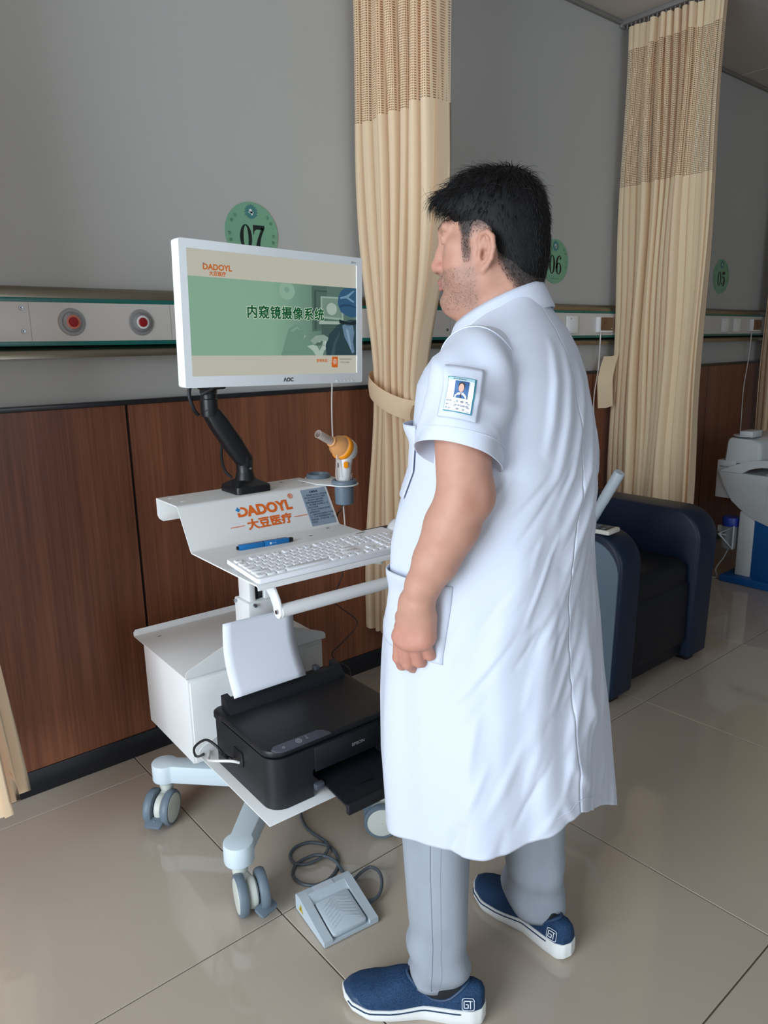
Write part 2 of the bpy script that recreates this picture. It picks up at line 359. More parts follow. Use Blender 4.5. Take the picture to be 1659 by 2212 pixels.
def sign(x, num, label):
    t = thing('bay_sign', label, 'sign', (x, YW, 1.697), group='green bay number signs')
    F = fr((0, -.003, 0), (1, 0, 0), (0, 0, 1))
    MB().prism(circ(.1, 64), .003, fr((0, 0, 0), (1, 0, 0), (0, 0, 1))).build('disc', GREEN, t)
    mb = MB(); s = .083
    for i, c in enumerate(num): digit(mb, c, -.31+.6*i, F @ Matrix.Translation((.002, -.056, .0006)) @ Matrix.Diagonal((s, s*1.02, 1, 1)))
    mb.build('numerals', INK, t, angle=0)
    E = F @ Matrix.Translation((-.0, .068, .0006)); mb = MB(); ringmesh(mb, circ(.021, 28), circ(.013, 28), E)
    for k in range(16):
        a = 2*PI*k/16
        if -.3 < math.sin(a)+.2: mb.flat([(.021*math.cos(a+d), .021*math.sin(a+d)) for d in (-.1, .1)]+[(.025*math.cos(a+d), .025*math.sin(a+d)) for d in (.08, -.08)], E)
    mb.build('emblem_ring', EMB, t, angle=0)
    mb = MB(); mb.flat(circ(.013, 24), E, .0002); mb.build('emblem_field', EMB, t, angle=0)
    mb = MB(); mb.flat(circ(.0062, 18, -.002, .004), E, .0004); mb.flat(rrect(.019, .0052, .002, 3, 0, -.001), E, .0004); mb.flat(rrect(.006, .012, .002, 3, .003, -.004), E, .0004)
    mb.build('emblem_motif', EMW, t, angle=0)
    mb = MB()
    for k, c in enumerate('厚德·敬业'):
        a = math.radians(196-14.5*k); mb.text(c, .0135, F @ Matrix.Translation((.082*math.cos(a), .082*math.sin(a), .0006)) @ Matrix.Rotation(a-PI/2, 4, 'Z') @ Matrix.Translation((-.0065, -.004, 0)))
    mb.build('motto', FAINT, t, angle=0); mb = MB()
    for k, c in enumerate('传承·创新'):
        a = math.radians(42-14.5*k); mb.text(c, .0135, F @ Matrix.Translation((.082*math.cos(a), .082*math.sin(a), .0006)) @ Matrix.Rotation(a-PI/2, 4, 'Z') @ Matrix.Translation((-.0065, -.004, 0)))
    mb.build('motto', FAINT, t, angle=0)
    if num != '07':
        mb = MB()
        for k in range(7): mb.flat(rrect(.004, .005, .001, 2, -.03+.01*k, -.077), F, .0006)
        mb.build('small_print', FAINT, t, angle=0)
sign(1.33, '07', 'green round bay sign 07 partly hidden by the monitor'); sign(2.96, '06', 'green round bay sign 06 behind the man'); sign(4.6, '05', 'green round bay sign 05 farthest along the wall')

# ---------------------------------------------------------------- curtains
CUR = mat('beige_curtain', (250, 230, 194), .85, spec=.15, sheen=.2, bump=(700, .15))
_b = CUR.node_tree.nodes['Principled BSDF']; 
def translucent(M, col, fac):
    nt = M.node_tree; b = nt.nodes['Principled BSDF']; t = nt.nodes.new('ShaderNodeBsdfTranslucent'); t.inputs[0].default_value = (*lin(col), 1)
    mx = nt.nodes.new('ShaderNodeMixShader'); mx.inputs[0].default_value = fac; o = nt.nodes['Material Output']
    nt.links.new(b.outputs[0], mx.inputs[1]); nt.links.new(t.outputs[0], mx.inputs[2]); nt.links.new(mx.outputs[0], o.inputs[0])
translucent(CUR, (246, 160, 80), .24)
TRACK = mat('curtain_track_grey', (150, 150, 148), .4, .3)
def curtain(X, ya, yb, label, nf=13, tie=None, bulge=.0, hem=.2, seed=1, spread=None, zmesh=2.06, fold=.045, lowx=0, thin=1.0):
    """cloth hanging in the plane x = X from y = ya (room side) to y = yb (wall side)"""
    t = thing('curtain', label, 'curtain', (X, 0, 0), group='beige bay curtains')
    rng = np.random.RandomState(seed); nu = nf*16
    u = np.linspace(0, 1, nu+1)
    amp = 1+.45*rng.randn(nf+1); ph = np.interp(u*nf, np.arange(nf+1), np.cumsum(1+.5*(rng.rand(nf+1)-.5))-1)
    am = np.interp(u*nf, np.arange(nf+1), np.clip(amp, .3, 1.9))
    ztie = 1.15
    def row(z, k=0):
        y0, y1, xo = ya, yb, lowx*np.clip((2.0-z)/1.8, 0, 1); f = fold
        if tie:
            # gathered towards the tie
            g = np.exp(-((z-ztie)/.42)**2) if z > ztie else np.exp(-((z-ztie)/.5)**2)*.9+.02
            y0 = ya+(tie[0]-ya)*g; y1 = yb+(tie[1]-yb)*g; f = fold*(1-.35*g)
        if spread and z < ztie:
            s = np.clip((ztie-z)/.9, 0, 1); y0 += spread[0]*s; y1 += spread[1]*s
        jit = .006*np.sin(z*5+seed+u*9)
        y = y0+(y1-y0)*(u+.018*np.sin(2*PI*ph+1.2)) + jit
        s_ = np.sin(2*PI*ph+.5*np.sin(z*1.3+u*6+seed)); x = f*am*(-.8+2.2*((s_+1)/2)**2.2)*(.85+.3*np.sin(u*17+seed+z*.7))+xo
        return x, y
    def sheet(zs, u0=0, u1=nu):
        V = []
        for z in zs:
            x, y = row(z); zz = np.full(len(u), z)
            if z == zs[-1] and z < .6: zz = zz+.006*np.sin(u*20)
            V.append(np.stack([x, y, zz], 1)[u0:u1+1])
        return np.array(V)
    def tomb(V, holes=None):
        mb = MB(); r, c, _ = V.shape; mb.add(V.reshape(-1, 3), [[i*c+j, i*c+j+1, (i+1)*c+j+1, (i+1)*c+j] for i in range(r-1) for j in range(c-1)]); return mb
    o = tomb(sheet(np.linspace(zmesh, hem, 46))).build('fabric', CUR, t, angle=0)
    o = tomb(sheet(np.linspace(ZC-.045, ZC-.145, 5))).build('heading_band', CUR, t, angle=0)
    # open mesh header: every cell is a hole bordered by threads
    rows = 78; cols = int(nu*.75); zs = np.linspace(ZC-.145, zmesh, rows+1); mb = MB(); V = []
    uu = np.linspace(0, 1, cols+1)
    for z in zs:
        x, y = row(z); V.append(np.stack([np.interp(uu, u, x), np.interp(uu, u, y), np.full(cols+1, z)], 1))
    V = np.array(V); A, B, C_, D = V[:-1, :-1], V[:-1, 1:], V[1:, 1:], V[1:, :-1]; ctr = (A+B+C_+D)/4
    kx, kz = .6, .54
    def inn(P):
        return P
    q = [A, B, C_, D]; e1 = (B-A+C_-D)/2; e2 = (D-A+C_-B)/2
    I = [ctr+e1*sx*kx/2+e2*sz*kz/2 for sx, sz in ((-1, -1), (1, -1), (1, 1), (-1, 1))]
    allv = np.concatenate([p.reshape(-1, 3) for p in q+I]); n = rows*cols; fs = []
    idx = np.arange(n)
    for k in range(4):
        k2 = (k+1) % 4; fs.append(np.stack([idx+k*n, idx+k2*n, idx+(4+k2)*n, idx+(4+k)*n], 1))
    me = bpy.data.meshes.new('net'); me.from_pydata(allv.tolist(), [], np.concatenate(fs).tolist()); me.materials.append(CUR)
    no = bpy.data.objects.new('mesh_header', me); COL.objects.link(no); no.parent = t
    if tie:
        ym = (tie[0]+tie[1])/2; hw = abs(tie[1]-tie[0])/2+.012; mb = MB(); R = []
        for k in range(41):
            a = 2*PI*k/40; yy = ym+hw*math.cos(a); xx = (fold*1.25)*math.sin(a); zc = ztie+.05*math.cos(a)*(1)+.012*math.sin(a)
            R.append([(xx, yy, zc-.036), (xx*1.08, yy+.003*math.cos(a), zc), (xx, yy, zc+.036)])
        mb.rings(R, False, False, closed=False).build('tie_band', CUR, t, angle=0)
        if True:
            mb = MB(); P = spline([Vector((-.02, tie[0]-.005, ztie-.03)), Vector((-.05, tie[0]-.02, ztie-.06)), Vector((-.045, tie[0]-.025, ztie-.11)), Vector((-.03, tie[0]-.015, ztie-.15))], 5)
            mb.rings([[p+Vector((-.02, -.012, 0)), p+Vector((.02, .012, .0))] for p in P], False, False, closed=False).build('tie_tail', CUR, t, angle=0)
    return t, row
def track(X, y0, y1, label):
    t = thing('curtain_track', label, 'curtain track', (X, 0, ZC), group='ceiling curtain tracks')
    MB().box((0, (y0+y1)/2, -.011), (.03, y1-y0, .022), .003).build('rail', TRACK, t)
    MB().box((0, y1-.006, -.016), (.036, .012, .03), .002).build('end_cap', TRACK, t)
    for k in range(34):
        y = y1-.03-k*.022
        MB().box((0, y, -.031), (.006, .006, .02), .001, seg=1).build('glider', TRACK, t)
XC1, XC2 = 1.775, 3.415
curtain(XC1, 1.825, 2.235, 'beige curtain with net top tied back between signs 07 and 06', 10, tie=(1.93, 2.17), seed=3, zmesh=2.085, hem=.2, spread=(0, .03), fold=.055)
curtain(XC2, 1.745, 2.2, 'beige curtain with net top hanging loose between signs 06 and 05', 15, seed=8, zmesh=2.06, hem=.2, fold=.04)
curtain(.14, 1.8, 2.2, 'beige curtain hem at the left edge left of the wood panel', 10, seed=5, zmesh=2.06, hem=.225, lowx=.125)
curtain(5.11, 1.75, 2.195, 'beige curtain farthest along the wall past sign 05', 12, fold=.03, seed=6, zmesh=2.06, hem=.2)
for X, nm in ((XC1, 'grey ceiling track above the tied curtain between signs 07 and 06'), (XC2, 'grey ceiling track above the loose curtain between signs 06 and 05'), (.16, 'grey ceiling track over the curtain at the left edge'), (5.12, 'grey ceiling track over the farthest curtain')):
    track(X, -.4, YW-.004, nm)
# loose tie strap hanging on the wall beside the loose curtain
mb = MB(); P = spline([Vector(p) for p in ((3.36, 2.2, 1.25), (3.32, 2.19, 1.2), (3.285, 2.18, 1.13), (3.29, 2.18, 1.06), (3.305, 2.185, .99))], 5)
mb.rings([[p+Vector((-.034, .012, 0)), p+Vector((0, -.012, 0.0)), p+Vector((.036, -.03, .01))] for p in P], False, False, closed=False)
tag(mb.build('curtain_strap', CUR, angle=0), 'loose beige curtain strap hanging on the wall left of the loose curtain', 'curtain strap')
# ================================================================ cart and what stands on it
CO = Vector((.925, 1.62, 0)); CR = math.radians(-2)
CM = Matrix.Translation(CO) @ Matrix.Rotation(CR, 4, 'Z')
def cthing(name, label, cat, p, rz=0, group=None):
    return thing(name, label, cat, CM @ Vector(p), CR+rz, group)
cart = thing('medical_cart', 'white powder-coated instrument cart with worktop, cabinet and castered legs', 'cart', CO, CR)
# legs and casters
piv = {'FL': (-.212, -.205), 'BL': (-.216, .246), 'FR': (.243, -.2), 'BR': (.243, .25)}
hub = Vector((.012, .03, 0))
def leg(p):
    p = Vector((*p, 0)); d = (hub-p).normalized(); s = Vector((-d.y, d.x, 0)); L = (hub-p).length; out = []
    R, W = .037, .0265
    a0 = math.asin(W/R)
    for i in range(17):
        a = a0+(2*PI-2*a0)*i/16; out.append(p+d*R*math.cos(a)+s*R*math.sin(a))
    out += [p+d*L-s*.034, p+d*L+s*.034]
    return MB().prism([(q.x, q.y) for q in out], .054, Matrix.Translation((0, 0, .116)), .004)
for k, p in piv.items(): leg(p).build('leg', LEG_WHITE, cart)
MB().box((hub.x, hub.y, .143), (.17, .17, .056), .008).build('base_hub', LEG_WHITE, cart)
def caster(p, ax, off, brake):
    c = MB().lathe([(.022, .116), (.022, .107), (.0195, .104), (.0195, .092), (.0185, .086)], (*p, 0), (0, 0, 1), 24, True)
    wc = Vector((p[0]+off[0], p[1]+off[1], .05)); ax = Vector((*ax, 0)).normalized(); fwd = Vector((off[0], off[1], 0)).normalized()
    c.tube([Vector((*p, .092)), Vector((*p, .078)), wc+Vector((0, 0, .012)), wc], [.0175, .017, .019, .018], 14, smooth=3)
    body = [(.001, -.0125), (.030, -.0125), (.036, -.008), (.038, 0), (.036, .008), (.030, .0125), (.001, .0125)]
    c.lathe(body, wc, ax, 28)
    o = c.build('caster', CREAM_PLASTIC, cart, recalc=True)
    for s in (-1, 1):
        wcn = wc+ax*s*.0265
        MB().lathe([(.041, .0095), (.047, .0098), (.0498, .006), (.0503, 0), (.0498, -.006), (.047, -.0115), (.03, -.0118), (.001, -.0118)], wcn, ax*s, 40).build('wheel', GREY_PLASTIC, o, recalc=True)
        MB().lathe([(.0415, .0085), (.0395, .0108), (.03, .0118), (.001, .0125)], wcn, ax*s, 40).build('wheel_cover', CREAM_PLASTIC, o, recalc=True)
    if brake:
        d = Vector((*brake, 0)).normalized(); s = Vector((-d.y, d.x, 0)); M = fr(wc+d*.036+Vector((0, 0, -.012)), s, d*.93+Vector((0, 0, -.36)))
        MB().prism(rrect(.052, .034, .008, 3, 0, .014), .008, M, .002).build('brake_pedal', GREY_PLASTIC, o)
        MB().box((0, 0, 0), (.008, .03, .022), .002).xf(fr(wc+d*.034+Vector((0, 0, -.025)), s, d)).build('brake_rib', GREY_PLASTIC, o)
    return o
caster(piv['FL'], (.97, -.25), (.006, -.041), (.3, -1))
caster(piv['BL'], (.69, -.73), (-.028, -.026), (-.75, -.62))
caster(piv['FR'], (.56, .83), (-.026, -.012), None)
caster(piv['BR'], (1, 0), (0, .042), None)
# column
MB().box((.016, .068, .44), (.092, .084, .45), .006).build('outer_column', WHITE_METAL, cart)
MB().box((-.0105, .068, .71), (.019, .064, .24), .004).build('inner_column', WHITE_METAL, cart)
MB().box((.039, .068, .71), (.026, .064, .24), .004).build('inner_column', WHITE_METAL, cart)
MB().box((.0125, .074, .70), (.03, .05, .25), .002).build('column_core', BLACK_PLASTIC, cart)
MB().box((.0125, .0475, .70), (.0025, .004, .25), .001).build('core_groove', mat('core_grey', (60, 64, 70), .4), cart)
for x, y, z, d in ((-.012, .026, .657, (0, -1, 0)), (.044, .026, .657, (0, -1, 0)), (-.03, .094, .657, (-1, 0, 0))):
    MB().lathe([(.0001, .009), (.005, .009), (.0055, .004), (.0055, 0)], (x, y, z), d, 6).build('clamp_bolt', CHROME, cart, angle=20)
MB().box((.03, -.05, .826), (.3, .3, .012), .003).build('worktop_support', WHITE_METAL, cart)
# cabinet
cab = MB().box((.0225, .247, .35), (.427, .318, .25), .004).build('cabinet', WHITE_METAL, cart)
MB().box((.0225, .087, .345), (.414, .006, .236), .002).build('cabinet_door', WHITE_METAL, cab)
tray = MB().box((.0245, .277, .4775), (.439, .39, .003), .001).build('cabinet_tray', WHITE_METAL, cart)
pf = [(-.195, 0), (-.195, .014), (-.191, .02), (-.184, .0245), (-.062, .073), (-.05, .076), (.1, .076), (.112, .073), (.233, .0245), (.24, .02), (.244, .014), (.244, 0)]
MB().prism(pf, .003, fr((0, .085, .4765), (1, 0, 0), (0, 0, 1))).build('front_lip', WHITE_METAL, tray)
MB().prism([(-.195, 0), (-.195, .012), (-.188, .02), (.237, .02), (.244, .012), (.244, 0)], .003, fr((0, .472, .4765), (1, 0, 0), (0, .3, 1))).build('back_lip', WHITE_METAL, tray)
MB().prism(rrect(.012, .003, .0014, 3), .0006, Matrix.Translation((-.135, .42, .4788))).build('slot', BLACK_PLASTIC, tray)
MB().box((.03, .12, .22), (.2, .2, .03), .003).build('cabinet_mount', WHITE_METAL, cart)
# printer tray
pt = MB().box((.0225, -.18, .295), (.459, .368, .003), .0012).build('printer_tray', WHITE_METAL, cart)
MB().prism([(-.207, 0), (-.207, .012), (-.204, .019), (-.195, .026), (-.13, .05), (.18, .05), (.24, .026), (.25, .012), (.25, 0)], .003, fr((0, .006, .2935), (1, 0, 0), (0, 0, 1))).build('back_lip', WHITE_METAL, pt)
MB().box((.03, -.02, .262), (.12, .2, .06), .004).build('tray_bracket', WHITE_METAL, cart)
# worktop: one bent sheet
def sheet(prof, t, u0, u1):
    P = [Vector((p[0], p[1])) for p in prof]; P = [Vector((q.x, q.y)) for q in P]; n = len(P); A, B = [], []
    for i in range(n):
        d = (P[min(i+1, n-1)]-P[max(i-1, 0)]).normalized(); nn = Vector((-d.y, d.x)); A.append(P[i]+nn*t/2); B.append(P[i]-nn*t/2)
    poly = A+B[::-1]
    return MB().rings([[(u, q.x, q.y) for q in poly] for u in (u0, u1)])
def bend(P, r=.006, k=4):
    out = [Vector(P[0])]
    for a, b, c in zip(P, P[1:], P[2:]):
        a, b, c = Vector(a), Vector(b), Vector(c); p = b+(a-b).normalized()*r; q = b+(c-b).normalized()*r
        out += [(1-t)**2*p+2*t*(1-t)*b+t*t*q for t in (i/k for i in range(k+1))]
    return out+[Vector(P[-1])]
WU0, WU1 = -.187, .252
prof = bend([(-.338, .831), (-.338, .8405), (0, .8405), (.066, .9455), (.203, .9455)], .007)
sheet(prof, .0032, WU0, WU1).build('worktop', WHITE_METAL, cart, recalc=True, angle=30)
MB().prism([(WU0, .006), (WU0, -.04), (WU0+.004, -.05), (WU0+.014, -.058), (WU1-.014, -.058), (WU1-.004, -.05), (WU1, -.04), (WU1, .006)], .0032, fr((0, .2045, .941), (1, 0, 0), (0, 0, 1)), .0008).build('back_flange', WHITE_METAL, cart)
for u, v, r in ((-.158, .175, .0055), (-.15, .115, .0055), (.17, .17, .0045), (.215, .12, .0045), (.2, -.02, .0045), (.12, -.06, .0045), (.01, -.035, .0045)):
    z = .9472 if v > .05 else .8422
    MB().prism(rrect(2.4*r, 1.5*r, .7*r, 4), .0006, Matrix.Translation((u, v, z))).build('rivet' if u < -.1 else 'slot', WHITE_PLASTIC if u < -.1 else mat('slot_grey', (120, 120, 118), .6), cart)
# printed logo on the sloping riser
SL = Vector((0, .066, .105)).normalized()
LF = fr(Vector((0, .0, .8405))+Vector((0, -SL.z, SL.y))*.0024, (1, 0, 0), SL)     # local x = u, y up the slope (0...0.124)
LM = LF @ Matrix.Translation((0, 0, 0))
BLUE_P = mat('blue_print', (28, 128, 190), .45)
def logo(M, s, parent, word, mb_o, mb_b, lines=True, zh=True):
    mb_o.text('DADOYL', 1.0*s, M @ Matrix.Diagonal((1.02, 1.2, 1, 1)), 'LEFT', bold=.038*s, space=1.0)
ob = MB(); ob.text('ADOYL', .0345, LF @ Matrix.Translation((-.0075, .069, 0)) @ Matrix.Diagonal((1.13, 1.12, 1, 1)), bold=.0016, space=1.02)
# the initial D: bowl with a cut foot, a plus sign in place of its upper left corner
D = LF @ Matrix.Translation((-.037, .069, 0))
bow = [(.012+.0185*math.cos(a), .0135+.0138*math.sin(a)) for a in np.linspace(-PI/2, PI/2, 14)]; inn = [(.0125+.0105*math.cos(a), .0138+.0075*math.sin(a)) for a in np.linspace(PI/2, -PI/2, 14)]
n = len(bow); ob.add([D @ Vector((*p, 0)) for p in bow+inn[::-1]], [[i, i+1, n+i+1, n+i] for i in range(n-1)])
ob.flat([(.0, -.0003), (.0125, -.0003), (.0125, .0063), (.0075, .0063), (.0075, .0115), (.0, .0115)], D)
ob.text('大豆医疗', .030, LF @ Matrix.Translation((-.02, .0335, 0)) @ Matrix.Diagonal((1.12, 1.0, 1, 1)), fat=.0011)
for x0, x1 in ((-.068, -.027), (.121, .163)): ob.flat([(x0, .0435), (x1, .0435), (x1, .0453), (x0, .0453)], LF)
ob.text('®', .02, LF @ Matrix.Translation((.122, .098, 0)), bold=.0003)
lg = ob.build('printed_logo', ORANGE, cart, angle=0); lg['kind'] = 'stuff'
b = MB(); b.flat([(-.0022, .0185), (.0105, .0185), (.0105, .0225), (-.0022, .0225)], D, .0001); b.flat([(.0018, .0145), (.0066, .0145), (.0066, .0268), (.0018, .0268)], D, .0002); b.build('logo_plus', BLUE_P, cart, angle=0)
# notice plate
NP = mat('notice_blue_grey', (142, 160, 178), .45); NI = mat('notice_ink', (38, 56, 84), .5)
NF = LF @ Matrix.Translation((.165, .008, 0))
no = MB().prism(rrect(.078, .108, .002, 3, .039, .054), .0008, NF).build('notice_plate', NP, cart)
mb = MB(); mb.text('注意事项', .0068, NF @ Matrix.Translation((.039, .0965, .0011)), 'CENTER', fat=.00015)
rows_ = ['1、使用操作本设备人员须具备', '相关知识经培训后方可使用。', '2、请注意本设备的保养、', '避免内镜碰撞造成损坏。', '3、请注意数字电源接口，防', '关闭主机电源。', '4、非专业人员请勿打开机壳，', '以防触电危险；', '5、设备关闭时请按照以下步骤', '行：关闭“内窥镜摄像系统”、', '拔掉线缆，关闭显示器，关闭', '备电源。']
for i, r in enumerate(rows_): mb.text(r, .0058, NF @ Matrix.Translation((.004, .0875-.0072*i, .0011)), space=.95)
lt = mb.build('notice_lettering', NI, no, angle=0); lt['kind'] = 'stuff'
# handle
hb = bend([(-.315, .822), (-.335, .822), (-.347, .81), (-.353, .788)], .008)
def brk(u):
    poly = [(-.29, .842), (-.29, .83), (-.308, .82), (-.324, .806), (-.334, .79), (-.3365, .778), (-.342, .77), (-.351, .7655), (-.361, .768), (-.3675, .777), (-.3675, .79), (-.36, .81), (-.345, .83), (-.332, .842)]
    poly = [(p[0]+.012, p[1]-.006) for p in poly]
    return MB().prism(poly, .007, fr((u, 0, 0), (0, 1, 0), (0, 0, 1)), .002)
for u in (-.147, .222):
    o = brk(u).build('handle_bracket', WHITE_METAL, cart)
    MB().lathe([(.0001, .004), (.0045, .004), (.005, .001), (.005, 0)], (u-.0005 if u < 0 else u+.0075, -.344, .777), (-1 if u < 0 else 1, 0, 0), 12).build('bolt', CHROME, o)
MB().tube([(-.141, -.344, .777), (.222, -.344, .777)], .0145, 24).build('handle_bar', WHITE_METAL, cart)
# knob and black side plate for the mouse
mb = MB(); k = [( .019+.005*math.cos(4*a), a) for a in np.linspace(0, 2*PI, 48, endpoint=False)]
mb.prism([(r*math.cos(a), r*math.sin(a)) for r, a in k], .014, Matrix.Translation((.175, -.27, .805)), .003); mb.lathe([(.01, .0), (.01, .02)], (.175, -.27, .817), (0, 0, 1), 16)
mb.build('clamp_knob', CREAM_PLASTIC, cart)
MB().box((.335, -.2, .846), (.19, .155, .006), .002).build('mouse_plate', mat('navy_black_pad', (26, 30, 44), .5), cart)
MB().box((.22, -.22, .834), (.12, .07, .008), .002).build('plate_arm', WHITE_METAL, cart)
# cup holders on a lobed plate
pl = []
for c, a0, a1 in (((.288, .022), -150, 20), ((.290, .158), 10, 170)):
    pl += [(c[0]+.041*math.cos(math.radians(a)), c[1]+.041*math.sin(math.radians(a))) for a in np.linspace(a0, a1, 16)]
pl += [(.245, .166), (.225, .17), (.225, .07), (.246, .03)]
MB().prism(pl, .003, Matrix.Translation((0, 0, .946)), .0008).build('holder_plate', WHITE_METAL, cart)
for c, dep in (((.288, .022), .058), ((.290, .158), .05)):
    h = MB().lathe([(.0255, .0), (.0255, .006), (.028, .0115), (.032, .012), (.0355, .008), (.036, .002), (.0355, .0)], (*c, .949), (0, 0, 1), 36).lathe([(.0255, .003), (.024, -dep+.004), (.001, -dep+.004)], (*c, .949), (0, 0, 1), 36).lathe([(.0275, .0), (.0265, -dep+.002), (.024, -dep), (.001, -dep)], (*c, .949), (0, 0, 1), 36)
    h.build('cup_holder', GREY_PLASTIC, cart, recalc=False)

# ---- monitor arm
arm = cthing('monitor_stand', 'black jointed monitor arm bolted to the cart shelf', 'monitor arm', (.04, .135, .9475))
mb = MB(); mb.rings([[(x*s, y*s, z) for x, y in rrect(.104, .104, .012, 4)] for s, z in ((1, 0), (1, .012), (.97, .018), (.62, .028), (.45, .032))]).build('base', BLACK_PLASTIC, arm)
MB().lathe([(.03, .026), (.0275, .034), (.0235, .05), (.0225, .052), (.0225, .0815), (.0235, .083), (.0225, .095)], (0, 0, 0), (0, 0, 1), 28, True).build('post', BLACK_PLASTIC, arm)
E0, E1 = Vector((-.004, 0, .088)), Vector((-.088, .004, .222))
d = (E1-E0).normalized(); s_ = Vector((0, 1, 0)); nrm = d.cross(s_)
def sect(c, w, h, ax1, ax2): return [c+ax1*p[0]+ax2*p[1] for p in rrect(w, h, min(w, h)*.3, 4)]
MB().rings([sect(E0-d*.02, .034, .034, nrm, s_), sect(E0-d*.006, .044, .044, nrm, s_), sect(E0+d*.05, .05, .046, nrm, s_), sect(E0+d*.12, .049, .045, nrm, s_), sect(E1-d*.01, .043, .042, nrm, s_), sect(E1+d*.012, .034, .036, nrm, s_)]).build('spring_arm', BLACK_PLASTIC, arm, angle=50)
MB().lathe([(.021, -.015), (.0225, -.01), (.0225, .03), (.0205, .032), (.0205, .044), (.022, .046), (.022, .062)], (E1.x, E1.y, E1.z), (0, 0, 1), 26, True).build('upper_post', BLACK_PLASTIC, arm)
MB().box((E1.x+.004, E1.y-.012, E1.z+.08), (.062, .05, .05), .006).build('tilt_joint', BLACK_PLASTIC, arm)
MB().tube([(E1.x, E1.y, E1.z+.08), (E1.x+.005, E1.y-.04, E1.z+.15), (E1.x+.05, -.175, .445), (.003, -.186, .45)], .019, 14, smooth=5).build('link', BLACK_PLASTIC, arm)
MB().box((.003, -.194, .45), (.11, .012, .11), .003).build('mount_plate', BLACK_PLASTIC, arm)
MB().lathe([(.0001, .002), (.004, .002), (.0045, 0)], (E1.x-.02, E1.y-.037, E1.z+.085), (0, -1, 0), 10).build('bolt', CHROME, arm)
MB().lathe([(.0001, .001), (.003, .001), (.0035, 0)], (.006, -.0225, .062), (0, -1, 0), 10).build('bolt', CHROME, arm)
MB().tube([(E1.x-.02, E1.y+.01, E1.z+.09), (E1.x-.05, E1.y+.005, E1.z+.055), (E1.x-.043, E1.y+.005, E1.z+.01), (E1.x-.028, E1.y+.01, E1.z-.01)], .005, 8, smooth=6).build('cable', BLACK_PLASTIC, arm)
MB().tube([(-.05, .02, .14), (-.052, .03, .1), (-.046, .03, .06), (-.03, .02, .035)], .0038, 8, smooth=6).build('cable', BLACK_PLASTIC, arm)
MB().tube([(E1.x+.03, E1.y-.03, E1.z+.09), (E1.x-.005, E1.y-.035, E1.z+.06), (E1.x-.03, E1.y-.02, E1.z+.045)], .006, 8, smooth=6).build('cable', BLACK_PLASTIC, arm)

# ---- monitor
MY = 3.05; MR = Matrix.Translation((.965, 1.531, 1.397)) @ Matrix.Rotation(math.radians(MY), 4, 'Z') @ Matrix.Rotation(math.radians(1.21), 4, 'Y') @ Matrix.Rotation(math.radians(.7), 4, 'X') @ Matrix.Rotation(PI/2, 4, 'X')   # local x right, y up, z to the viewer
mon = thing('monitor', 'white flat monitor showing a green title slide, held by the black arm', 'monitor'); mon.matrix_world = MR
W2, H2 = .4766/2, .2681/2; ox, oy0, oy1 = .0175, -.0245, .019
WMON = mat('monitor_white', (232, 236, 238), .4)
mb = MB(); o_ = rrect(2*(W2+ox), 2*H2+oy1-oy0, .005, 4, 0, (oy1+oy0)/2); i_ = rrect(2*W2, 2*H2, .0005, 4)
n = len(o_); mb.add([(*p, .004) for p in o_]+[(*p, .004) for p in i_]+[(*p, .0) for p in i_]+[(*p, -.02) for p in o_], [[k, (k+1) % n, n+(k+1) % n, n+k] for k in range(n)]+[[n+k, n+(k+1) % n, 2*n+(k+1) % n, 2*n+k] for k in range(n)]+[[3*n+k, 3*n+(k+1) % n, (k+1) % n, k] for k in range(n)])
mb.build('bezel', WMON, mon, recalc=True)
mb = MB(); mb.rings([[(p[0]*s, p[1]*s, z) for p in o_] for s, z in ((.998, -.018), (.995, -.03), (.9, -.04), (.6, -.052))]); mb.build('back_shell', WMON, mon, recalc=True)
def scr_mat(name, c, e=1.0): return mat(name, c, .3, emit=e, spec=.25)
def emis(name, c, e=.62):
    if name in _mats: return _mats[name]
    M = mat(name, (8, 8, 8), .35); b = M.node_tree.nodes['Principled BSDF']; b.inputs['Emission Color'].default_value = (*lin(c), 1); b.inputs['Emission Strength'].default_value = e; return M
SX = lambda f: -W2+2*W2*f
SY = lambda f: H2-2*H2*f
screen = MB().flat([(-W2, -H2), (W2, -H2), (W2, H2), (-W2, H2)], None, .0006).build('screen', emis('screen_cream', (203, 202, 187)), mon, angle=0)
# green band with the fading photograph: strips with small steps in hue
def band(nm, x0, x1, y0, y1, c, z): MB().flat([(SX(x0), SY(y1)), (SX(x1), SY(y1)), (SX(x1), SY(y0)), (SX(x0), SY(y0))], None, z).build(nm, emis(nm+'_%d_%d_%d' % c, c), screen, angle=0)
gm = emis('screen_green', (140, 180, 156)); nt = gm.node_tree; b_ = nt.nodes['Principled BSDF']
t_ = nt.nodes.new('ShaderNodeTexCoord'); sp = nt.nodes.new('ShaderNodeSeparateXYZ'); nt.links.new(t_.outputs['Object'], sp.inputs[0])
mr = nt.nodes.new('ShaderNodeMapRange'); mr.inputs[1].default_value = SX(.45); mr.inputs[2].default_value = SX(.82); nt.links.new(sp.outputs[0], mr.inputs[0])
cr = nt.nodes.new('ShaderNodeValToRGB'); cr.color_ramp.elements[0].color = (*lin((142, 183, 158)), 1); cr.color_ramp.elements[1].color = (*lin((92, 122, 112)), 1); nt.links.new(mr.outputs[0], cr.inputs[0]); nt.links.new(cr.outputs[0], b_.inputs['Emission Color'])
MB().flat([(SX(0), SY(.833)), (SX(1), SY(.833)), (SX(1), SY(.208)), (SX(0), SY(.208))], None, .0008).build('green_band', gm, screen, angle=0)
def pic(nm, pts, c, z): MB().flat([(SX(a), SY(b)) for a, b in pts], None, z).build(nm, emis('scr_%d_%d_%d' % c, c), screen, angle=0)
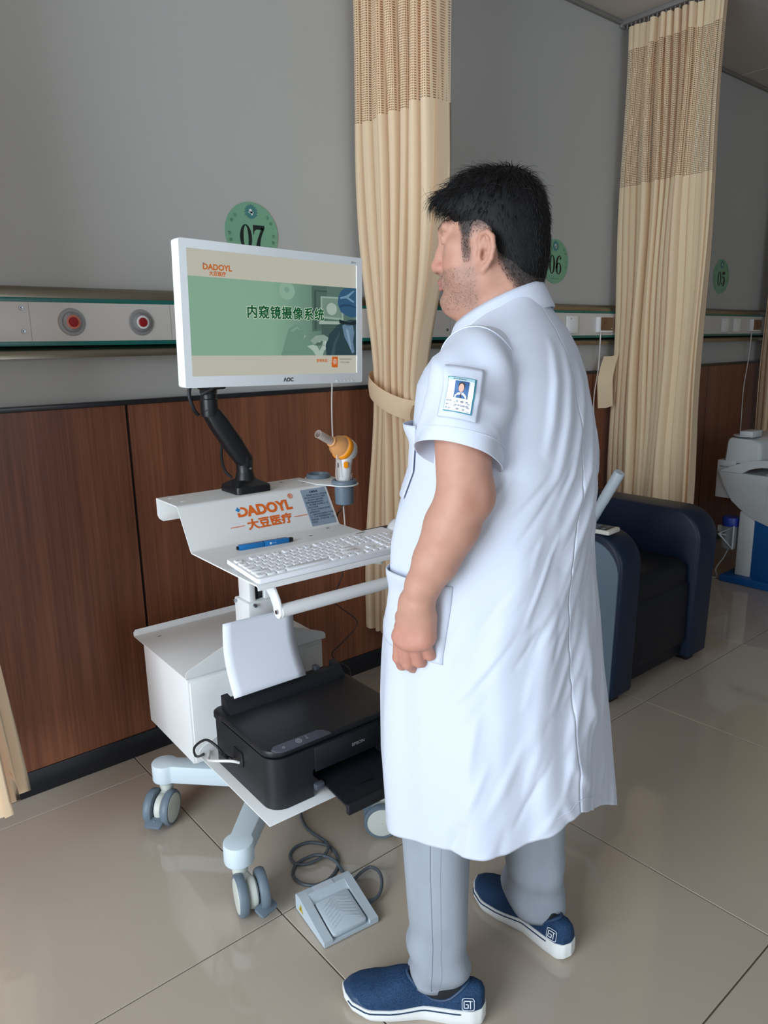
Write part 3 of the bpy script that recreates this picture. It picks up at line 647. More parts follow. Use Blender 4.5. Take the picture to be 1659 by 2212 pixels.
pic('picture_wall', [(.70, .215), (.80, .215), (.80, .6), (.70, .62)], (84, 112, 102), .0009)
pic('picture_door', [(.715, .25), (.8, .25), (.8, .262), (.728, .262), (.728, .6), (.715, .6)], (66, 88, 82), .001)
pic('picture_lamp', [(.545+.048*math.cos(a), .275+.075*math.sin(a)) for a in np.linspace(0, 2*PI, 24, endpoint=False) if .275+.075*math.sin(a) > .21], (150, 186, 164), .0009)
pic('picture_lamp', [(.545+.016*math.cos(a), .265+.026*math.sin(a)) for a in np.linspace(0, 2*PI, 16, endpoint=False)], (132, 170, 150), .0011)
pic('picture_display', [(.757, .3), (.905, .3), (.91, .51), (.757, .495)], (158, 182, 168), .0011)
pic('picture_display', [(.767, .315), (.9, .315), (.9, .49), (.767, .478)], (122, 150, 138), .0012)
pic('picture_display', [(.83+.035*math.cos(a), .41+.055*math.sin(a)) for a in np.linspace(0, 2*PI, 20, endpoint=False)], (176, 196, 184), .0013)
pic('picture_shelf', [(.745, .52), (.93, .52), (.93, .545), (.745, .55)], (168, 188, 176), .0012); pic('picture_shelf', [(.76, .55), (.93, .545), (.93, .7), (.76, .68)], (74, 98, 92), .0011)
pic('picture_drape', [(.55, .6), (.6, .56), (.64, .6), (.66, .7), (.72, .833), (.5, .833)], (116, 152, 134), .001)
for pts, c in (([(.685, .7), (.72, .655), (.775, .645), (.805, .67), (.80, .70), (.75, .70), (.71, .735)], (150, 172, 160)), ([(.70, .70), (.735, .675), (.76, .685), (.74, .73)], (186, 204, 192)), ([(.77, .665), (.80, .675), (.79, .72), (.765, .745)], (168, 190, 178)), ([(.665, .75), (.70, .735), (.73, .75), (.745, .79), (.765, .74), (.785, .75), (.765, .833), (.72, .833), (.70, .79)], (178, 200, 186)),
               ([(.71, .705), (.745, .715), (.77, .705), (.755, .74), (.73, .745)], (84, 110, 102)), ([(.735, .75), (.755, .735), (.75, .79)], (120, 148, 136)), ([(.70, .76), (.72, .775), (.725, .81), (.71, .795)], (214, 226, 214)), ([(.785, .69), (.80, .685), (.795, .74), (.78, .79), (.775, .76)], (198, 214, 202)), ([(.56, .615), (.60, .575), (.63, .61), (.60, .60), (.575, .63)], (134, 168, 150)), ([(.64, .61), (.655, .66), (.64, .69), (.652, .65)], (178, 202, 184))):
    pic('picture_hands', pts, c, .00118+.00002*len(pts))
pic('picture_gown', [(.79, .833), (.785, .74), (.81, .64), (.87, .55), (.95, .5), (1, .5), (1, .833)], (46, 72, 78), .0013)
pic('picture_cap', [(.87+.0, .36), (.875, .3), (.89, .25), (.915, .215), (.955, .208), (1, .208), (1, .47), (.965, .48), (.93, .465), (.89, .43)], (52, 94, 128), .0014)
pic('picture_cap_tie', [(.885, .3), (.93, .28), (.98, .23), (.985, .24), (.945, .295), (.985, .33), (.98, .345), (.93, .305), (.887, .315)], (120, 158, 184), .0016)
pic('picture_mask', [(.9, .56), (.915, .54), (.975, .55), (.985, .62), (.975, .7), (.985, .8), (.97, .82), (.945, .74), (.915, .66)], (108, 138, 164), .0015)
pic('picture_gown_fold', [(.82, .833), (.84, .72), (.88, .62), (.885, .63), (.855, .73), (.845, .833)], (62, 90, 96), .0014)
pic('picture_cap_fold', [(.88, .38), (.91, .36), (.96, .36), (1, .38), (1, .395), (.955, .378), (.91, .378), (.885, .395)], (40, 74, 104), .0015)
pic('picture_mask_fold', [(.925, .58), (.945, .6), (.955, .68), (.965, .78), (.955, .77), (.94, .69), (.93, .63)], (140, 168, 190), .0016)
pic('picture_collar', [(.88, .5), (.95, .53), (1, .5), (1, .54), (.95, .56), (.88, .535)], (24, 40, 46), .0015)
TF = lambda fx, fy, z=.0018: Matrix.Translation((SX(fx), SY(fy), z))
MB().text('内窥镜摄像系统', .0305, TF(.304, .507), fat=.0022, space=1.13).build('title_outline', emis('title_white', (212, 224, 206)), screen, angle=0)
MB().text('内窥镜摄像系统', .0305, TF(.304, .507, .0021), fat=.0008, space=1.13).build('title', emis('title_green', (14, 92, 48)), screen, angle=0)
OE = emis('scr_orange', (206, 112, 46)); 
mb = MB(); mb.text('DADOYL', .0165, TF(.08, .15) @ Matrix.Diagonal((1.08, 1, 1, 1)), bold=.0007); mb.text('大豆医疗', .0105, TF(.112, .193), fat=.0004)
mb.build('slide_logo', OE, screen, angle=0)
MB().flat(circ(.0022, 12), TF(.085, .108)).build('logo_dot', emis('scr_blue', (50, 140, 178)), screen, angle=0)
pic('logo_rule', [(.08, .178), (.105, .178), (.105, .18), (.08, .18)], (190, 190, 150), .0018); pic('logo_rule', [(.212, .178), (.236, .178), (.236, .18), (.212, .18)], (190, 190, 150), .0018)
MB().text('咨询电话：', .0086, TF(.722, .892), fat=.0003).text('0', .0068, TF(.815, .885)).text('0', .0068, TF(.817, .915)).build('footer_text', OE, screen, angle=0)
pic('footer_badge', [(.828, .845), (.868, .845), (.868, .855), (.866, .945), (.83, .945), (.824, .93), (.827, .89)], (214, 104, 34), .0016)
mb = MB(); B0 = TF(.847, .888, .0019)
ringmesh(mb, circ(.0058, 24), circ(.0046, 24), B0); ringmesh(mb, circ(.0032, 20), circ(.002, 20), B0); mb.flat([(-.004, -.008), (-.0028, -.005), (-.0018, -.0055), (-.003, -.0082)], B0); mb.flat([(.004, -.008), (.0028, -.005), (.0018, -.0055), (.003, -.0082)], B0)
mb.build('badge_icon', emis('scr_white', (228, 226, 214)), screen, angle=0)
MB().text('服务热线请扫码关注', .0046, TF(.88, .875)).text('✆ 售后咨询微信', .0046, TF(.88, .905)).build('footer_small_text', emis('scr_ink', (52, 60, 52)), screen, angle=0)
KI = mat('bezel_ink', (48, 52, 58), .5)
MB().text('ΛOC', .0125, Matrix.Translation((.018, -H2-.0165, .0043)) @ Matrix.Diagonal((1.05, 1, 1, 1)), 'CENTER', bold=.0005).build('bezel_lettering', KI, mon, angle=0)
MB().text('22E1H', .006, Matrix.Translation((W2-.012, H2+.004, .0043)), 'CENTER').build('bezel_lettering', KI, mon, angle=0)
for k in range(5):
    MB().box((.172+.0125*k, -H2-.0195, .0035), (.0105, .0028, .003), .0006).build('menu_button', WMON, mon); MB().flat(circ(.0007, 8), Matrix.Translation((.172+.0125*k, -H2-.0155, .0043))).build('menu_icon', KI, mon, angle=0)

# ---- handset in its cup
hs = cthing('scope_handset', 'white and orange handheld scope with clear tube standing in the grey cup', 'medical handset', (.288, .022, .901))
HW = mat('handset_white', (228, 230, 230), .35); HO = mat('handset_orange', (244, 150, 20), .35); CLEAR = mat('clear_tube', (226, 214, 206), .25, alpha=.45); CLEARO = mat('clear_over_orange', (238, 170, 104), .3, alpha=.85)
hd = Vector((.004, 0, .146)); hx = Vector((-.83, -.22, .43)).normalized()
R = []
for z, w_, dpt, xo in ((.0, .03, .03, 0), (.04, .031, .032, 0), (.07, .033, .035, .001), (.1, .037, .038, .003), (.118, .042, .042, .005), (.13, .046, .044, .007)):
    R.append([(xo+p[0], p[1], z) for p in rrect(w_, dpt, w_*.4, 5)])
MB().rings(R).build('grip', HW, hs, angle=60)
MB().lathe([(.0001, -.04), (.012, -.0385), (.023, -.032), (.031, -.02), (.0335, -.008), (.0335, .002)], hd, hx, 36).build('head_shell', HW, hs, recalc=True)
MB().lathe([(.0337, .001), (.0345, .004), (.0345, .014), (.0325, .017), (.031, .018)], hd, hx, 36).build('orange_ring', HO, hs, recalc=True)
MB().lathe([(.0312, .0175), (.029, .02), (.0275, .034), (.0165, .05), (.014, .056), (.0145, .06), (.0095, .062), (.0095, .075)], hd, hx, 32).build('nose_cone', CLEARO, hs, recalc=True)
MB().lathe([(.0125, .05), (.0115, .06), (.0113, .118), (.0098, .118), (.0098, .062)], hd, hx, 28).build('clear_tube', CLEAR, hs, recalc=True)
MB().lathe([(.006, .0745), (.006, .0765), (.0001, .0765)], hd, hx, 16).build('lens', BLACK_PLASTIC, hs, recalc=True)
tq = hd+hx*.03+Vector((-.004, -.004, -.024))
MB().rings([[tq+Vector((p[0], p[1], -z*.88))+Vector((-.1*z, -.1*z, 0)) for p in rrect(w_, .005, .0024, 3)] for z, w_ in ((0, .011), (.03, .013), (.065, .0155), (.076, .013), (.081, .007))]).build('pull_tab', CLEAR, hs, angle=60)
MB().box((tq.x-.004, tq.y-.0065, tq.z-.03), (.0028, .001, .013), .0008).build('tab_slot', BLACK_PLASTIC, hs)
MB().prism(rrect(.0125, .018, .004, 4), .004, fr((-.006, -.0195, .104), (1, -.35, 0), (.05, 0, 1)), .001).build('trigger', HO, hs)
for k, (dx, nm, mm) in enumerate(((-.004, 'vent_slot', HO), (-.02, 'vent_slot', mat('slot_shadow_grey', (150, 152, 154), .6)))):
    c = hd+hx*dx; r_ = .0325 if k == 0 else .0285; nn = Vector((.18, -.97, -.12)).normalized()
    MB().prism(rrect(.005, .0145, .0024, 4), .002, fr(c+nn*r_, hx, Vector((.3, 0, 1)))).build(nm, mm, hs)
MB().text('aoac', .016, fr((.012, -.0196, .05), (.12, 0, 1), (-1, -.12, 0)), space=1.0).build('raised_lettering', mat('handset_emboss', (206, 208, 210), .4), hs, angle=0)
V_ = lambda p: CM @ Vector(p)
wire('scope_cable', 'thin dark brown cable looping down from the grey cup to behind the printer', [V_(p) for p in ((.288, .022, .895), (.277, .03, .87), (.272, .04, .842), (.33, .1, .674), (.289, .1, .586), (.311, .1, .554), (.385, .12, .488), (.378, .12, .458), (.321, .12, .421), (.291, .12, .402), (.301, .12, .377), (.34, .1, .34), (.30, .04, .30))], .0021, mat('brown_cable', (58, 40, 38), .4))

# ---- keyboard
kb = cthing('keyboard', 'white full-size keyboard on the front of the cart worktop', 'keyboard', (.037, -.26, .8425))
KT = math.radians(5.0)
KW = mat('keyboard_white', (236, 238, 242), .4); KL = mat('key_legend', (120, 124, 130), .6)
KM = Matrix.Rotation(KT, 4, 'X')
mb = MB(); mb.rings([[KM @ Vector((p[0], p[1], z)) for p in rrect(.444*s, .146, .008, 4)] for s, z in ((.985, .0065), (1, .009), (1, .0165), (.996, .0185))]).build('case', KW, kb)
for x in (-.19, .19): MB().box((x, .06, .006), (.03, .012, .012), .002).build('foot', KW, kb)
PITCHK = .0188; kme = {}
def key(x, y, w_, n=1):
    k = round(w_, 4)
    if k not in kme:
        b = MB(); b.rings([[(p[0], p[1], z) for p in rrect(w_*a-.0022*(1 if a == 1 else 1), .0166*c, .0022, 2, 0, dy)] for a, c, z, dy in ((1, 1, 0, 0), (.97, .95, .0022, 0), (.90, .84, .0036, .0003))])
        o = b.build('key', KW, kb, angle=40); kme[k] = o.data
    else:
        o = bpy.data.objects.new('key', kme[k]); COL.objects.link(o); o.parent = kb
    o.matrix_local = KM @ Matrix.Translation((x, y, .0186))
    return o
x0 = -.2165; P = PITCHK; legend = MB()
def lay(row_y, items, x=x0):
    for it in items:
        if isinstance(it, tuple): x += it[0]*P; continue
        w_ = it*P; key(x+w_/2, row_y, w_-.0004); legend.flat([(x+w_*.38, row_y-.0008), (x+w_*.38+.004, row_y-.0008), (x+w_*.38+.004, row_y+.0008), (x+w_*.38, row_y+.0008)], KM, .0224); x += w_
    return x
ys = [-.0555+.0191*k for k in range(6)]
gap = (.22,)
lay(ys[5]+.003, [1, (1.0,), 1, 1, 1, 1, (.5,), 1, 1, 1, 1, (.5,), 1, 1, 1, 1, gap, 1, 1, 1, gap])
lay(ys[4], [1]*13+[2, gap, 1, 1, 1, gap, 1, 1, 1, 1])
lay(ys[3], [1.5]+[1]*12+[1.5, gap, 1, 1, 1, gap, 1, 1, 1])
lay(ys[2], [1.75]+[1]*11+[2.25, gap, (3,), gap, 1, 1, 1])
lay(ys[1], [2.25]+[1]*10+[2.75, gap, (1,), 1, (1,), gap, 1, 1, 1])
lay(ys[0], [1.25, 1.25, 1.25, 6.25, 1.25, 1.25, 1.25, 1.25, gap, 1, 1, 1, gap, 2, 1])
lg = legend.build('key_legends', KL, kb, angle=0); lg['kind'] = 'stuff'
MB().text('PHILIPS', .0068, KM @ Matrix.Translation((.1305, .0605, .0188)) @ Matrix.Diagonal((1.25, 1, 1, 1)), bold=.0003).build('brand_lettering', KI, kb, angle=0)

# ---- pen
pen = cthing('pen_pouch', 'slim blue pen with black ends lying on the cart worktop', 'pen', (-.0195, -.068, .8421), math.atan2(-.016, .147))
PB = mat('pen_blue', (24, 116, 182), .35)
MB().box((-.0375, 0, .0062), (.066, .0125, .0124), .002).build('barrel', PB, pen); MB().box((.03, 0, .0062), (.0675, .0125, .0124), .002).build('cap', PB, pen)
MB().box((-.073, 0, .0062), (.006, .009, .009), .0025).build('end_plug', BLACK_PLASTIC, pen); MB().box((.0695, 0, .0062), (.012, .0115, .0112), .003).build('end_plug', BLACK_PLASTIC, pen)
MB().box((-.004, .007, .008), (.128, .002, .009), .0008).build('clip', mat('pen_navy', (22, 62, 104), .4), pen)
MB().flat(rrect(.0045, .005, .0003, 2), fr((.012, -.0064, .0065), (1, 0, 0), (0, 0, 1))).text('cm mini', .0035, fr((.016, -.0064, .0055), (1, 0, 0), (0, 0, 1))).build('print', WHITE_PLASTIC, pen, angle=0)

# ---- mouse
mo = cthing('mouse', 'white computer mouse under the hidden right hand at the worktop end', 'mouse', (.315, -.19, .849), .5)
R = []
for k in range(13):
    t = k/12; x = -.052+.104*t; w_ = .031*math.sin(PI*(.08+.84*t))**.45; h = .034*math.sin(PI*(.1+.72*t))**.7
    R.append([(x, w_*math.cos(a), max(0, h*math.sin(a))) if math.sin(a) > -.01 else (x, w_*math.cos(a), 0) for a in np.linspace(0, 2*PI, 20, endpoint=False)])
MB().rings(R).build('body', WHITE_PLASTIC, mo, angle=60)

# ---- printer
pr = cthing('printer', 'black flatbed inkjet printer on the white lower tray of the cart', 'printer', (.006, -.19, .2966)); pr.scale = (1, 1, .845)
def fp(x0, x1, y0, y1, r):   # footprint, front corners rounded
    return [(x0+r*(1-math.cos(a)), y0+r*(1-math.sin(a))) for a in np.linspace(0, PI/2, 8)] + [(x1-.02*(1-math.cos(a)), y0+.02*(1-math.sin(a))) for a in np.linspace(PI/2, 0, 6)] + [(x1-.02*(1-math.cos(a)), y1-.02*(1-math.sin(a))) for a in np.linspace(0, PI/2, 6)] + [(x0+.02*(1-math.cos(a)), y1-.02*(1-math.sin(a))) for a in np.linspace(PI/2, 0, 6)]
X0, X1, Y0, Y1 = -.187, .188, -.145, .15
# lower body wraps round the tray recess in the front
rx0, rx1 = -.078, .135
def body_poly(z):
    f_ = fp(X0, X1, Y0, Y1, .042); return f_
# left cheek, rear block, right cheek and upper front panel form one shell
mb = MB()
f_ = fp(X0, X1, Y0, Y1, .042)
left = [p for p in f_[:8]] + [(rx0, Y0), (rx0, -.06), (rx1, -.06), (rx1, Y0)] + f_[8:]
mb.prism(left, .082, Matrix.Translation((0, 0, .001)), 0); mb.build('lower_body', PRINTER_BLACK, pr)
MB().prism(f_, .068, Matrix.Translation((0, 0, .083)), 0).build('upper_body', PRINTER_BLACK, pr)
MB().prism(fp(X0, X1, Y0+.004, Y1, .042), .019, Matrix.Translation((0, 0, .153)), .0035).build('lid', PRINTER_BLACK, pr)
MB().prism(fp(X0-.003, X0+.06, Y1-.065, Y1+.003, .03), .022, Matrix.Translation((0, 0, .146)), .004).build('rear_corner', PRINTER_BLACK, pr)
MB().box((.03, Y0-.0012, .112), (.205, .003, .074), .001).build('front_panel', PRINTER_BLACK, pr)
CPG = mat('panel_grey', (74, 78, 88), .4)
cpp = [(-.175, .016), (-.168, .004), (-.155, -.002), (-.14, -.003), (-.024, -.003), (-.028, .008), (-.036, .018), (-.05, .024), (-.165, .024)]
mb = MB(); mb.prism(cpp, .004, Matrix.Translation((0, Y0+.002, .1695)), .001); mb.xf(Matrix.Translation((0, Y0, .17)) @ Matrix.Rotation(math.radians(14), 4, 'X') @ Matrix.Translation((0, -Y0, -.17))).build('control_panel', CPG, pr)
mb = MB(); CF = Matrix.Translation((0, Y0, .17)) @ Matrix.Rotation(math.radians(14), 4, 'X') @ Matrix.Translation((0, .002, .0037))
ICO = mat('panel_icon', (196, 198, 202), .5)
for (x, y, r, r2) in ((-.105, .012, .0072, .0062), (-.105, .012, .0035, .0025), (-.146, .01, .003, .0022), (-.083, .011, .0022, .0015), (-.083, .018, .0018, .0012)): ringmesh(mb, circ(r, 20), circ(r2, 20), CF @ Matrix.Translation((x, y, 0)))
mb.build('panel_icons', ICO, pr, angle=0)['kind'] = 'stuff'
MB().text('EPSON', .0135, fr((.032, Y0-.003, .107), (1, 0, 0), (0, 0, 1)) @ Matrix.Diagonal((.92, 1, 1, 1)), bold=.0002).build('brand_lettering', mat('silver_print', (150, 154, 160), .4), pr, angle=0)
# paper feeder along the back
mb = MB(); mb.rings([[(x, .081+p[0], .168+p[1]) for p in ((0, 0), (0, .005), (.016, .03), (.022, .036), (.03, .038), (.036, .034), (.036, 0))] for x in (-.152, .158)]).build('paper_feeder', PRINTER_BLACK, pr, recalc=True)
mb = MB()
for x in (-.16, .166): mb = MB(); mb.rings([[(x+s, .083+p[0], .168+p[1]) for p in ((0, 0), (.002, .012), (.02, .036), (.028, .043), (.05, .046), (.05, 0))] for s in (-.009, .009)]).build('feeder_end', PRINTER_BLACK, pr, recalc=True)
MB().box((0, .14, .175), (.31, .02, .03), .003).build('feeder_rear', PRINTER_BLACK, pr)
for x in (-.121, .108): MB().box((x, .124, .205), (.014, .02, .022), .002).build('edge_guide', CPG, pr)
# side grip
MB().prism(rrect(.05, .045, .006, 4), .002, fr((X0-.0004, .015, .085), (0, -1, 0), (0, 0, 1))).build('side_grip', BLACK_PLASTIC, pr)
# ink tank at the right front
tk = MB(); tk.rings([[(x, p[0], p[1]) for p in ((Y0+.03, .002), (Y0-.05, .002), (Y0-.053, .006), (Y0-.053, .09), (Y0-.048, .112), (Y0-.035, .13), (Y0-.01, .145), (Y0+.03, .156))] for x in (.1325, .1875)]).build('ink_tank', PRINTER_BLACK, pr, recalc=True, angle=30)
STK = mat('pale_sticker', (206, 204, 206), .5); MB().prism(rrect(.03, .02, .002, 3), .0006, fr((.165, Y0-.012, .1462), (1, 0, 0), (0, .83, .55))).build('tank_sticker', STK, pr)
MB().flat(circ(.006, 16, -.006, 0), fr((.165, Y0-.0124, .147), (1, 0, 0), (0, .83, .55))).flat(circ(.004, 14, .006, .002), fr((.165, Y0-.0124, .147), (1, 0, 0), (0, .83, .55))).build('sticker_mark', mat('sticker_red', (190, 52, 66), .5), pr, angle=0)
# output tray
ot = MB(); ot.rings([[(x, y, z+p) for x, p in ((-.052, 0), (.128, 0), (.128, .005), (.123, .0055), (-.047, .0055), (-.052, .005))] for y, z in ((-.07, .03), (Y0-.02, .024), (-.245, .013))]).build('output_tray', PRINTER_BLACK, pr, recalc=True)
ot.v = []; 
for y, z in ((-.242, .004),): MB().box((.038, y-.004, z+.006), (.184, .014, .03), .003).build('tray_stop', PRINTER_BLACK, pr)
MB().box((.03, -.2, .0246), (.05, .006, .0015), .0006).xf(Matrix.Rotation(0, 4, 'X')).build('tray_groove', BLACK_PLASTIC, pr)
MB().box((-.066, Y0-.004, .032), (.024, .016, .018), .003).build('tray_latch', CPG, pr)
# sheet of paper in the feeder
pa = cthing('paper_sheet', 'white blank paper curling up out of the printer feeder', 'paper', (-.014, -.058, .45))
R = []
for k in range(15):
    t = k/14; v = -.043+.085*t+.012*math.sin(PI*t); z = .03+.165*t
    R.append([(-.133+.022*t-.004*math.sin(PI*t)+(x*(.2085-.003*t)), v+.006*math.sin(PI*x)*t, z-.008*t*x) for x in np.linspace(0, 1, 9)])
MB().rings(R, False, False, closed=False).build('sheet', mat('paper_white', (232, 236, 246), .7, spec=.2), pa, angle=0)
for ch in pa.children:
    md = ch.modifiers.new('thick', 'SOLIDIFY'); md.thickness = .0022
# printer leads
wire('power_lead', 'black power lead looping beside the cabinet into the printer', [V_(p) for p in ((-.186, -.15, .352), (-.2, -.135, .362), (-.213, -.12, .385), (-.226, -.09, .392), (-.243, -.06, .365), (-.232, -.035, .325), (-.2, .0, .30), (-.17, .03, .3))], .0032, BLACK_PLASTIC)
tag(MB().box((0, 0, 0), (.022, .011, .009), .002).xf(Matrix.Translation(V_((-.199, -.14, .36)))@Matrix.Rotation(.9, 4, 'Y')).build('power_plug', BLACK_PLASTIC), 'small black plug where the black lead enters the printer side', 'plug')
wire('data_lead', 'white data lead bending out of the printer side', [V_(p) for p in ((-.184, -.185, .358), (-.2, -.175, .364), (-.225, -.14, .358), (-.222, -.09, .335), (-.2, -.04, .31), (-.18, .0, .3))], .0036, CABLEW)

# ---- foot pedal with its cable
fpd = thing('foot_pedal', 'grey foot switch pedal with ribbed treadle on the tile floor', 'foot pedal', (.853, 1.235, 0), math.radians(-7.6))
PG = mat('pedal_grey', (184, 196, 204), .45)
w2 = .0715; yb, yf = .07, -.078
prof_side = [(yf, .003), (yf, .017), (yf+.02, .021), (yb-.024, .047), (yb-.004, .045), (yb, .04), (yb, .003)]
mb = MB(); 
# housing: two side walls, back bridge, floor plate
def wedge(x0, x1, pr_): return [[(x, p[0], p[1]) for p in pr_] for x in (x0, x1)]
mb.rings(wedge(-w2, -w2+.022, prof_side)); mb.rings(wedge(w2-.022, w2, prof_side))
mb.rings(wedge(-w2+.022, w2-.022, [(.022, .003), (.022, .034), (.03, .0405), (yb-.024, .047), (yb-.004, .045), (yb, .04), (yb, .003)]))
mb.rings(wedge(-w2+.022, w2-.022, [(yf, .003), (yf, .009), (.022, .009), (.022, .003)]))
mb.build('housing', PG, fpd, recalc=True, angle=25)
MB().box((0, -.003, .0018), (.14, .142, .0036), .001).build('rubber_base', GREY_PLASTIC, fpd)
tp = rrect(.09, .098, .008, 4, 0, -.024); TM = Matrix.Translation((0, 0, .0225)) @ Matrix.Rotation(math.radians(10.5), 4, 'X')
td = MB().prism(tp, .012, TM, .003).build('treadle', PG, fpd)
for s in (-1, 1):
    for k in range(7):
        y = .008-.0095*k; MB().box((s*.02, y, .0122), (.036, .0012, .0007), .0003, Matrix.Rotation(-s*math.radians(28), 3, 'Z'), 1).xf(TM).build('tread_rib', PG, td)
MB().prism(rrect(.052, .018, .001, 2), .0006, fr((-.004, .054, .0468), (1, 0, 0), (0, .995, -.1))).build('maker_label', mat('label_silver', (204, 210, 220), .4), fpd)
MB().prism([(-.011, -.008), (.011, -.008), (0, .011)], .0008, fr((-w2-.0004, .04, .022), (0, -1, 0), (0, 0, 1))).build('warning_triangle', mat('warning_yellow', (190, 164, 50), .5), fpd)
MB().prism([(-.0012, -.004), (.0012, -.004), (.001, .004), (-.001, .004)], .0004, fr((-w2-.0012, .04, .022), (0, -1, 0), (0, 0, 1))).build('warning_mark', BLACK_PLASTIC, fpd)
inv = Matrix.Rotation(math.radians(7.6), 4, 'Z') @ Matrix.Translation((-.853, -1.235, 0))
loop = [(1.06, 1.72), (1.03, 1.66), (1.005, 1.614), (0.987, 1.573), (0.979, 1.531), (0.983, 1.488), (0.984, 1.456), (0.972, 1.429), (0.945, 1.412), (0.914, 1.411), (0.886, 1.423), (0.873, 1.451), (0.884, 1.482), (0.914, 1.498), (0.947, 1.491), (0.968, 1.466), (0.982, 1.438), (0.977, 1.4), (0.959, 1.368), (0.931, 1.347), (0.899, 1.338), (0.868, 1.345), (0.846, 1.373), (0.845, 1.407), (0.862, 1.431), (0.89, 1.441), (0.926, 1.428), (0.946, 1.403), (0.954, 1.373), (0.953, 1.351), (0.946, 1.318), (.955, 1.297), (0.978, 1.296), (1.004, 1.289), (1.007, 1.259), (0.992, 1.229), (0.969, 1.207), (0.946, 1.2), (0.918, 1.205)]
zz = [.17, .09, .012]+[.0045]*3+[.006, .013, .012, .011, .008, .0045, .0045, .0045, .0045, .006, .0045, .0045, .0045, .0045, .0045, .0045, .0045, .0045, .0045, .006, .013, .013, .012, .0055, .0045, .0045, .012, .019, .022, .021, .017, .014, .013, .012]
CG = mat('cable_grey', (82, 90, 96), .4)
MB().tube([inv @ Vector((p[0], p[1], z)) for p, z in zip(loop, zz)], .0042, 10, smooth=5).build('cable', CG, fpd, angle=0)
MB().tube([inv @ Vector(p) for p in ((.938, 1.203, .012), (.918, 1.207, .012))], .0062, 10).build('strain_relief', GREY_PLASTIC, fpd)
# ================================================================ recliner and treatment machine in the next bays
NAVYL = mat('navy_leather', (19, 34, 57), .45, bump=(300, .12)); GREYL = mat('slate_leather', (100, 118, 132), .5, bump=(300, .1)); SEATL = mat('dark_seat_leather', (15, 18, 28), .5, bump=(260, .15))
TUBE = mat('pale_grey_tube', (190, 202, 212), .4)
ch = thing('recliner_chair', 'navy leather recliner with slate side panels between the two bay curtains', 'recliner', (2.545, 1.76, 0))
def side_poly(f, b, top, rf, rb, z0=.03, fl=.012):
    return [(f+fl, z0), (b, z0)] + [(b-rb*(1-math.cos(a)), top-rb*(1-math.sin(a))) for a in np.linspace(0, PI/2, 6)] + [(f+rf*(1-math.sin(a)), top-rf*(1-math.cos(a))+.0) for a in np.linspace(0, PI/2, 12)]
for x0, x1, sd in ((-.33, -.195, -1), (.225, .375, 1)):
    yf, yb = -.40, .36
    poly = side_poly(yf, yb, .655, .125, .06)
    MB().prism(poly, x1-x0, fr((x0, 0, 0), (0, 1, 0), (0, 0, 1)), .014).build('armrest', NAVYL, ch, angle=50)
    pn = side_poly(yf+.012, yb-.03, .626, .12, .05, .03, .012)
    xs = x0-.006 if sd < 0 else x1-.004
    MB().prism(pn, .01, fr((xs, 0, 0), (0, 1, 0), (0, 0, 1)), .003).build('side_panel', GREYL, ch, angle=50)
MB().box((.015, -.02, .40), (.42, .70, .13), .045, seg=4).build('seat', SEATL, ch)
MB().box((.015, -.345, .235), (.42, .06, .28), .025, seg=3).build('footrest_panel', SEATL, ch)
MB().box((.015, -.33, .085), (.42, .05, .09), .01).build('base_panel', SEATL, ch)
MB().box((.015, .29, .66), (.42, .15, .62), .05, Matrix.Rotation(math.radians(-12), 3, 'X'), 4).build('backrest', NAVYL, ch)
MB().box((.015, .30, .90), (.4, .12, .16), .05, Matrix.Rotation(math.radians(-10), 3, 'X'), 4).build('head_pillow', SEATL, ch)
for x in (-.265, .3):
    for y in (-.33, .3): MB().box((x, y, .015), (.06, .06, .03), .006).build('foot', BLACK_PLASTIC, ch)
L0, L1, Lm = Vector((-.215, -.155, .60)), Vector((-.215, -.30, .862)), None; Lm = L0.lerp(L1, .55)
lv = MB().tube([L0, Lm], .0195, 20).build('lever', TUBE, ch); MB().tube([Lm, Lm.lerp(L1, .96), L1], [.0205, .0205, .018], 20).build('lever_grip', TUBE, lv)
rm_ = thing('chair_remote', 'cream remote control with dark keypad lying on the recliner armrest', 'remote control', (2.235, 1.475, .656), math.radians(6))
MB().box((0, 0, .009), (.085, .125, .016), .004).build('case', mat('remote_cream', (214, 214, 204), .45), rm_)
kp = MB().box((0, .004, .0172), (.071, .104, .0014), .0006).build('keypad', BLACK_PLASTIC, rm_)
for i in range(3):
    for j in range(2): MB().box((-.017+.034*j, -.03+.032*i, .0182), (.022, .012, .0012), .0005).build('button', GREY_PLASTIC, kp)

MWH = mat('machine_white', (206, 212, 214), .35); MBL = mat('machine_blue', (26, 92, 160), .4)
mc = thing('treatment_machine', 'white and blue treatment machine with fin shaped side panel beyond the recliner', 'medical machine', (4.0, 1.5, 0))
YZ = lambda x: fr((x, 0, 0), (0, 1, 0), (0, 0, 1))
P_ = lambda pts: [(y-1.5, z) for y, z in pts]
MB().prism(P_([(1.817, .0), (1.817, .034), (1.80, .042), (1.12, .042), (1.1, .034), (1.1, 0)]), .6, YZ(-.05), .006).build('base', MBL, mc)
MB().box((.22, .215, .22), (.44, .085, .37), .012).build('column', MWH, mc)
MB().box((.22, -.08, .21), (.43, .51, .36), .01).build('blue_body', MBL, mc)
fin = [(1.889, .61), (1.858, .541), (1.806, .454), (1.759, .416), (1.686, .369), (1.6, .342), (1.45, .325), (1.3, .335), (1.18, .40), (1.1, .61)]
MB().prism(P_(fin), .05, YZ(-.005), .004).build('fin_panel', MWH, mc, angle=30); MB().prism(P_(fin), .05, YZ(.4), .004).build('fin_panel', MWH, mc, angle=30)
MB().prism(P_([(1.86, .60), (1.8, .47), (1.6, .36), (1.3, .35), (1.13, .60)]), .36, YZ(.04), .004).build('body', MWH, mc, angle=30)
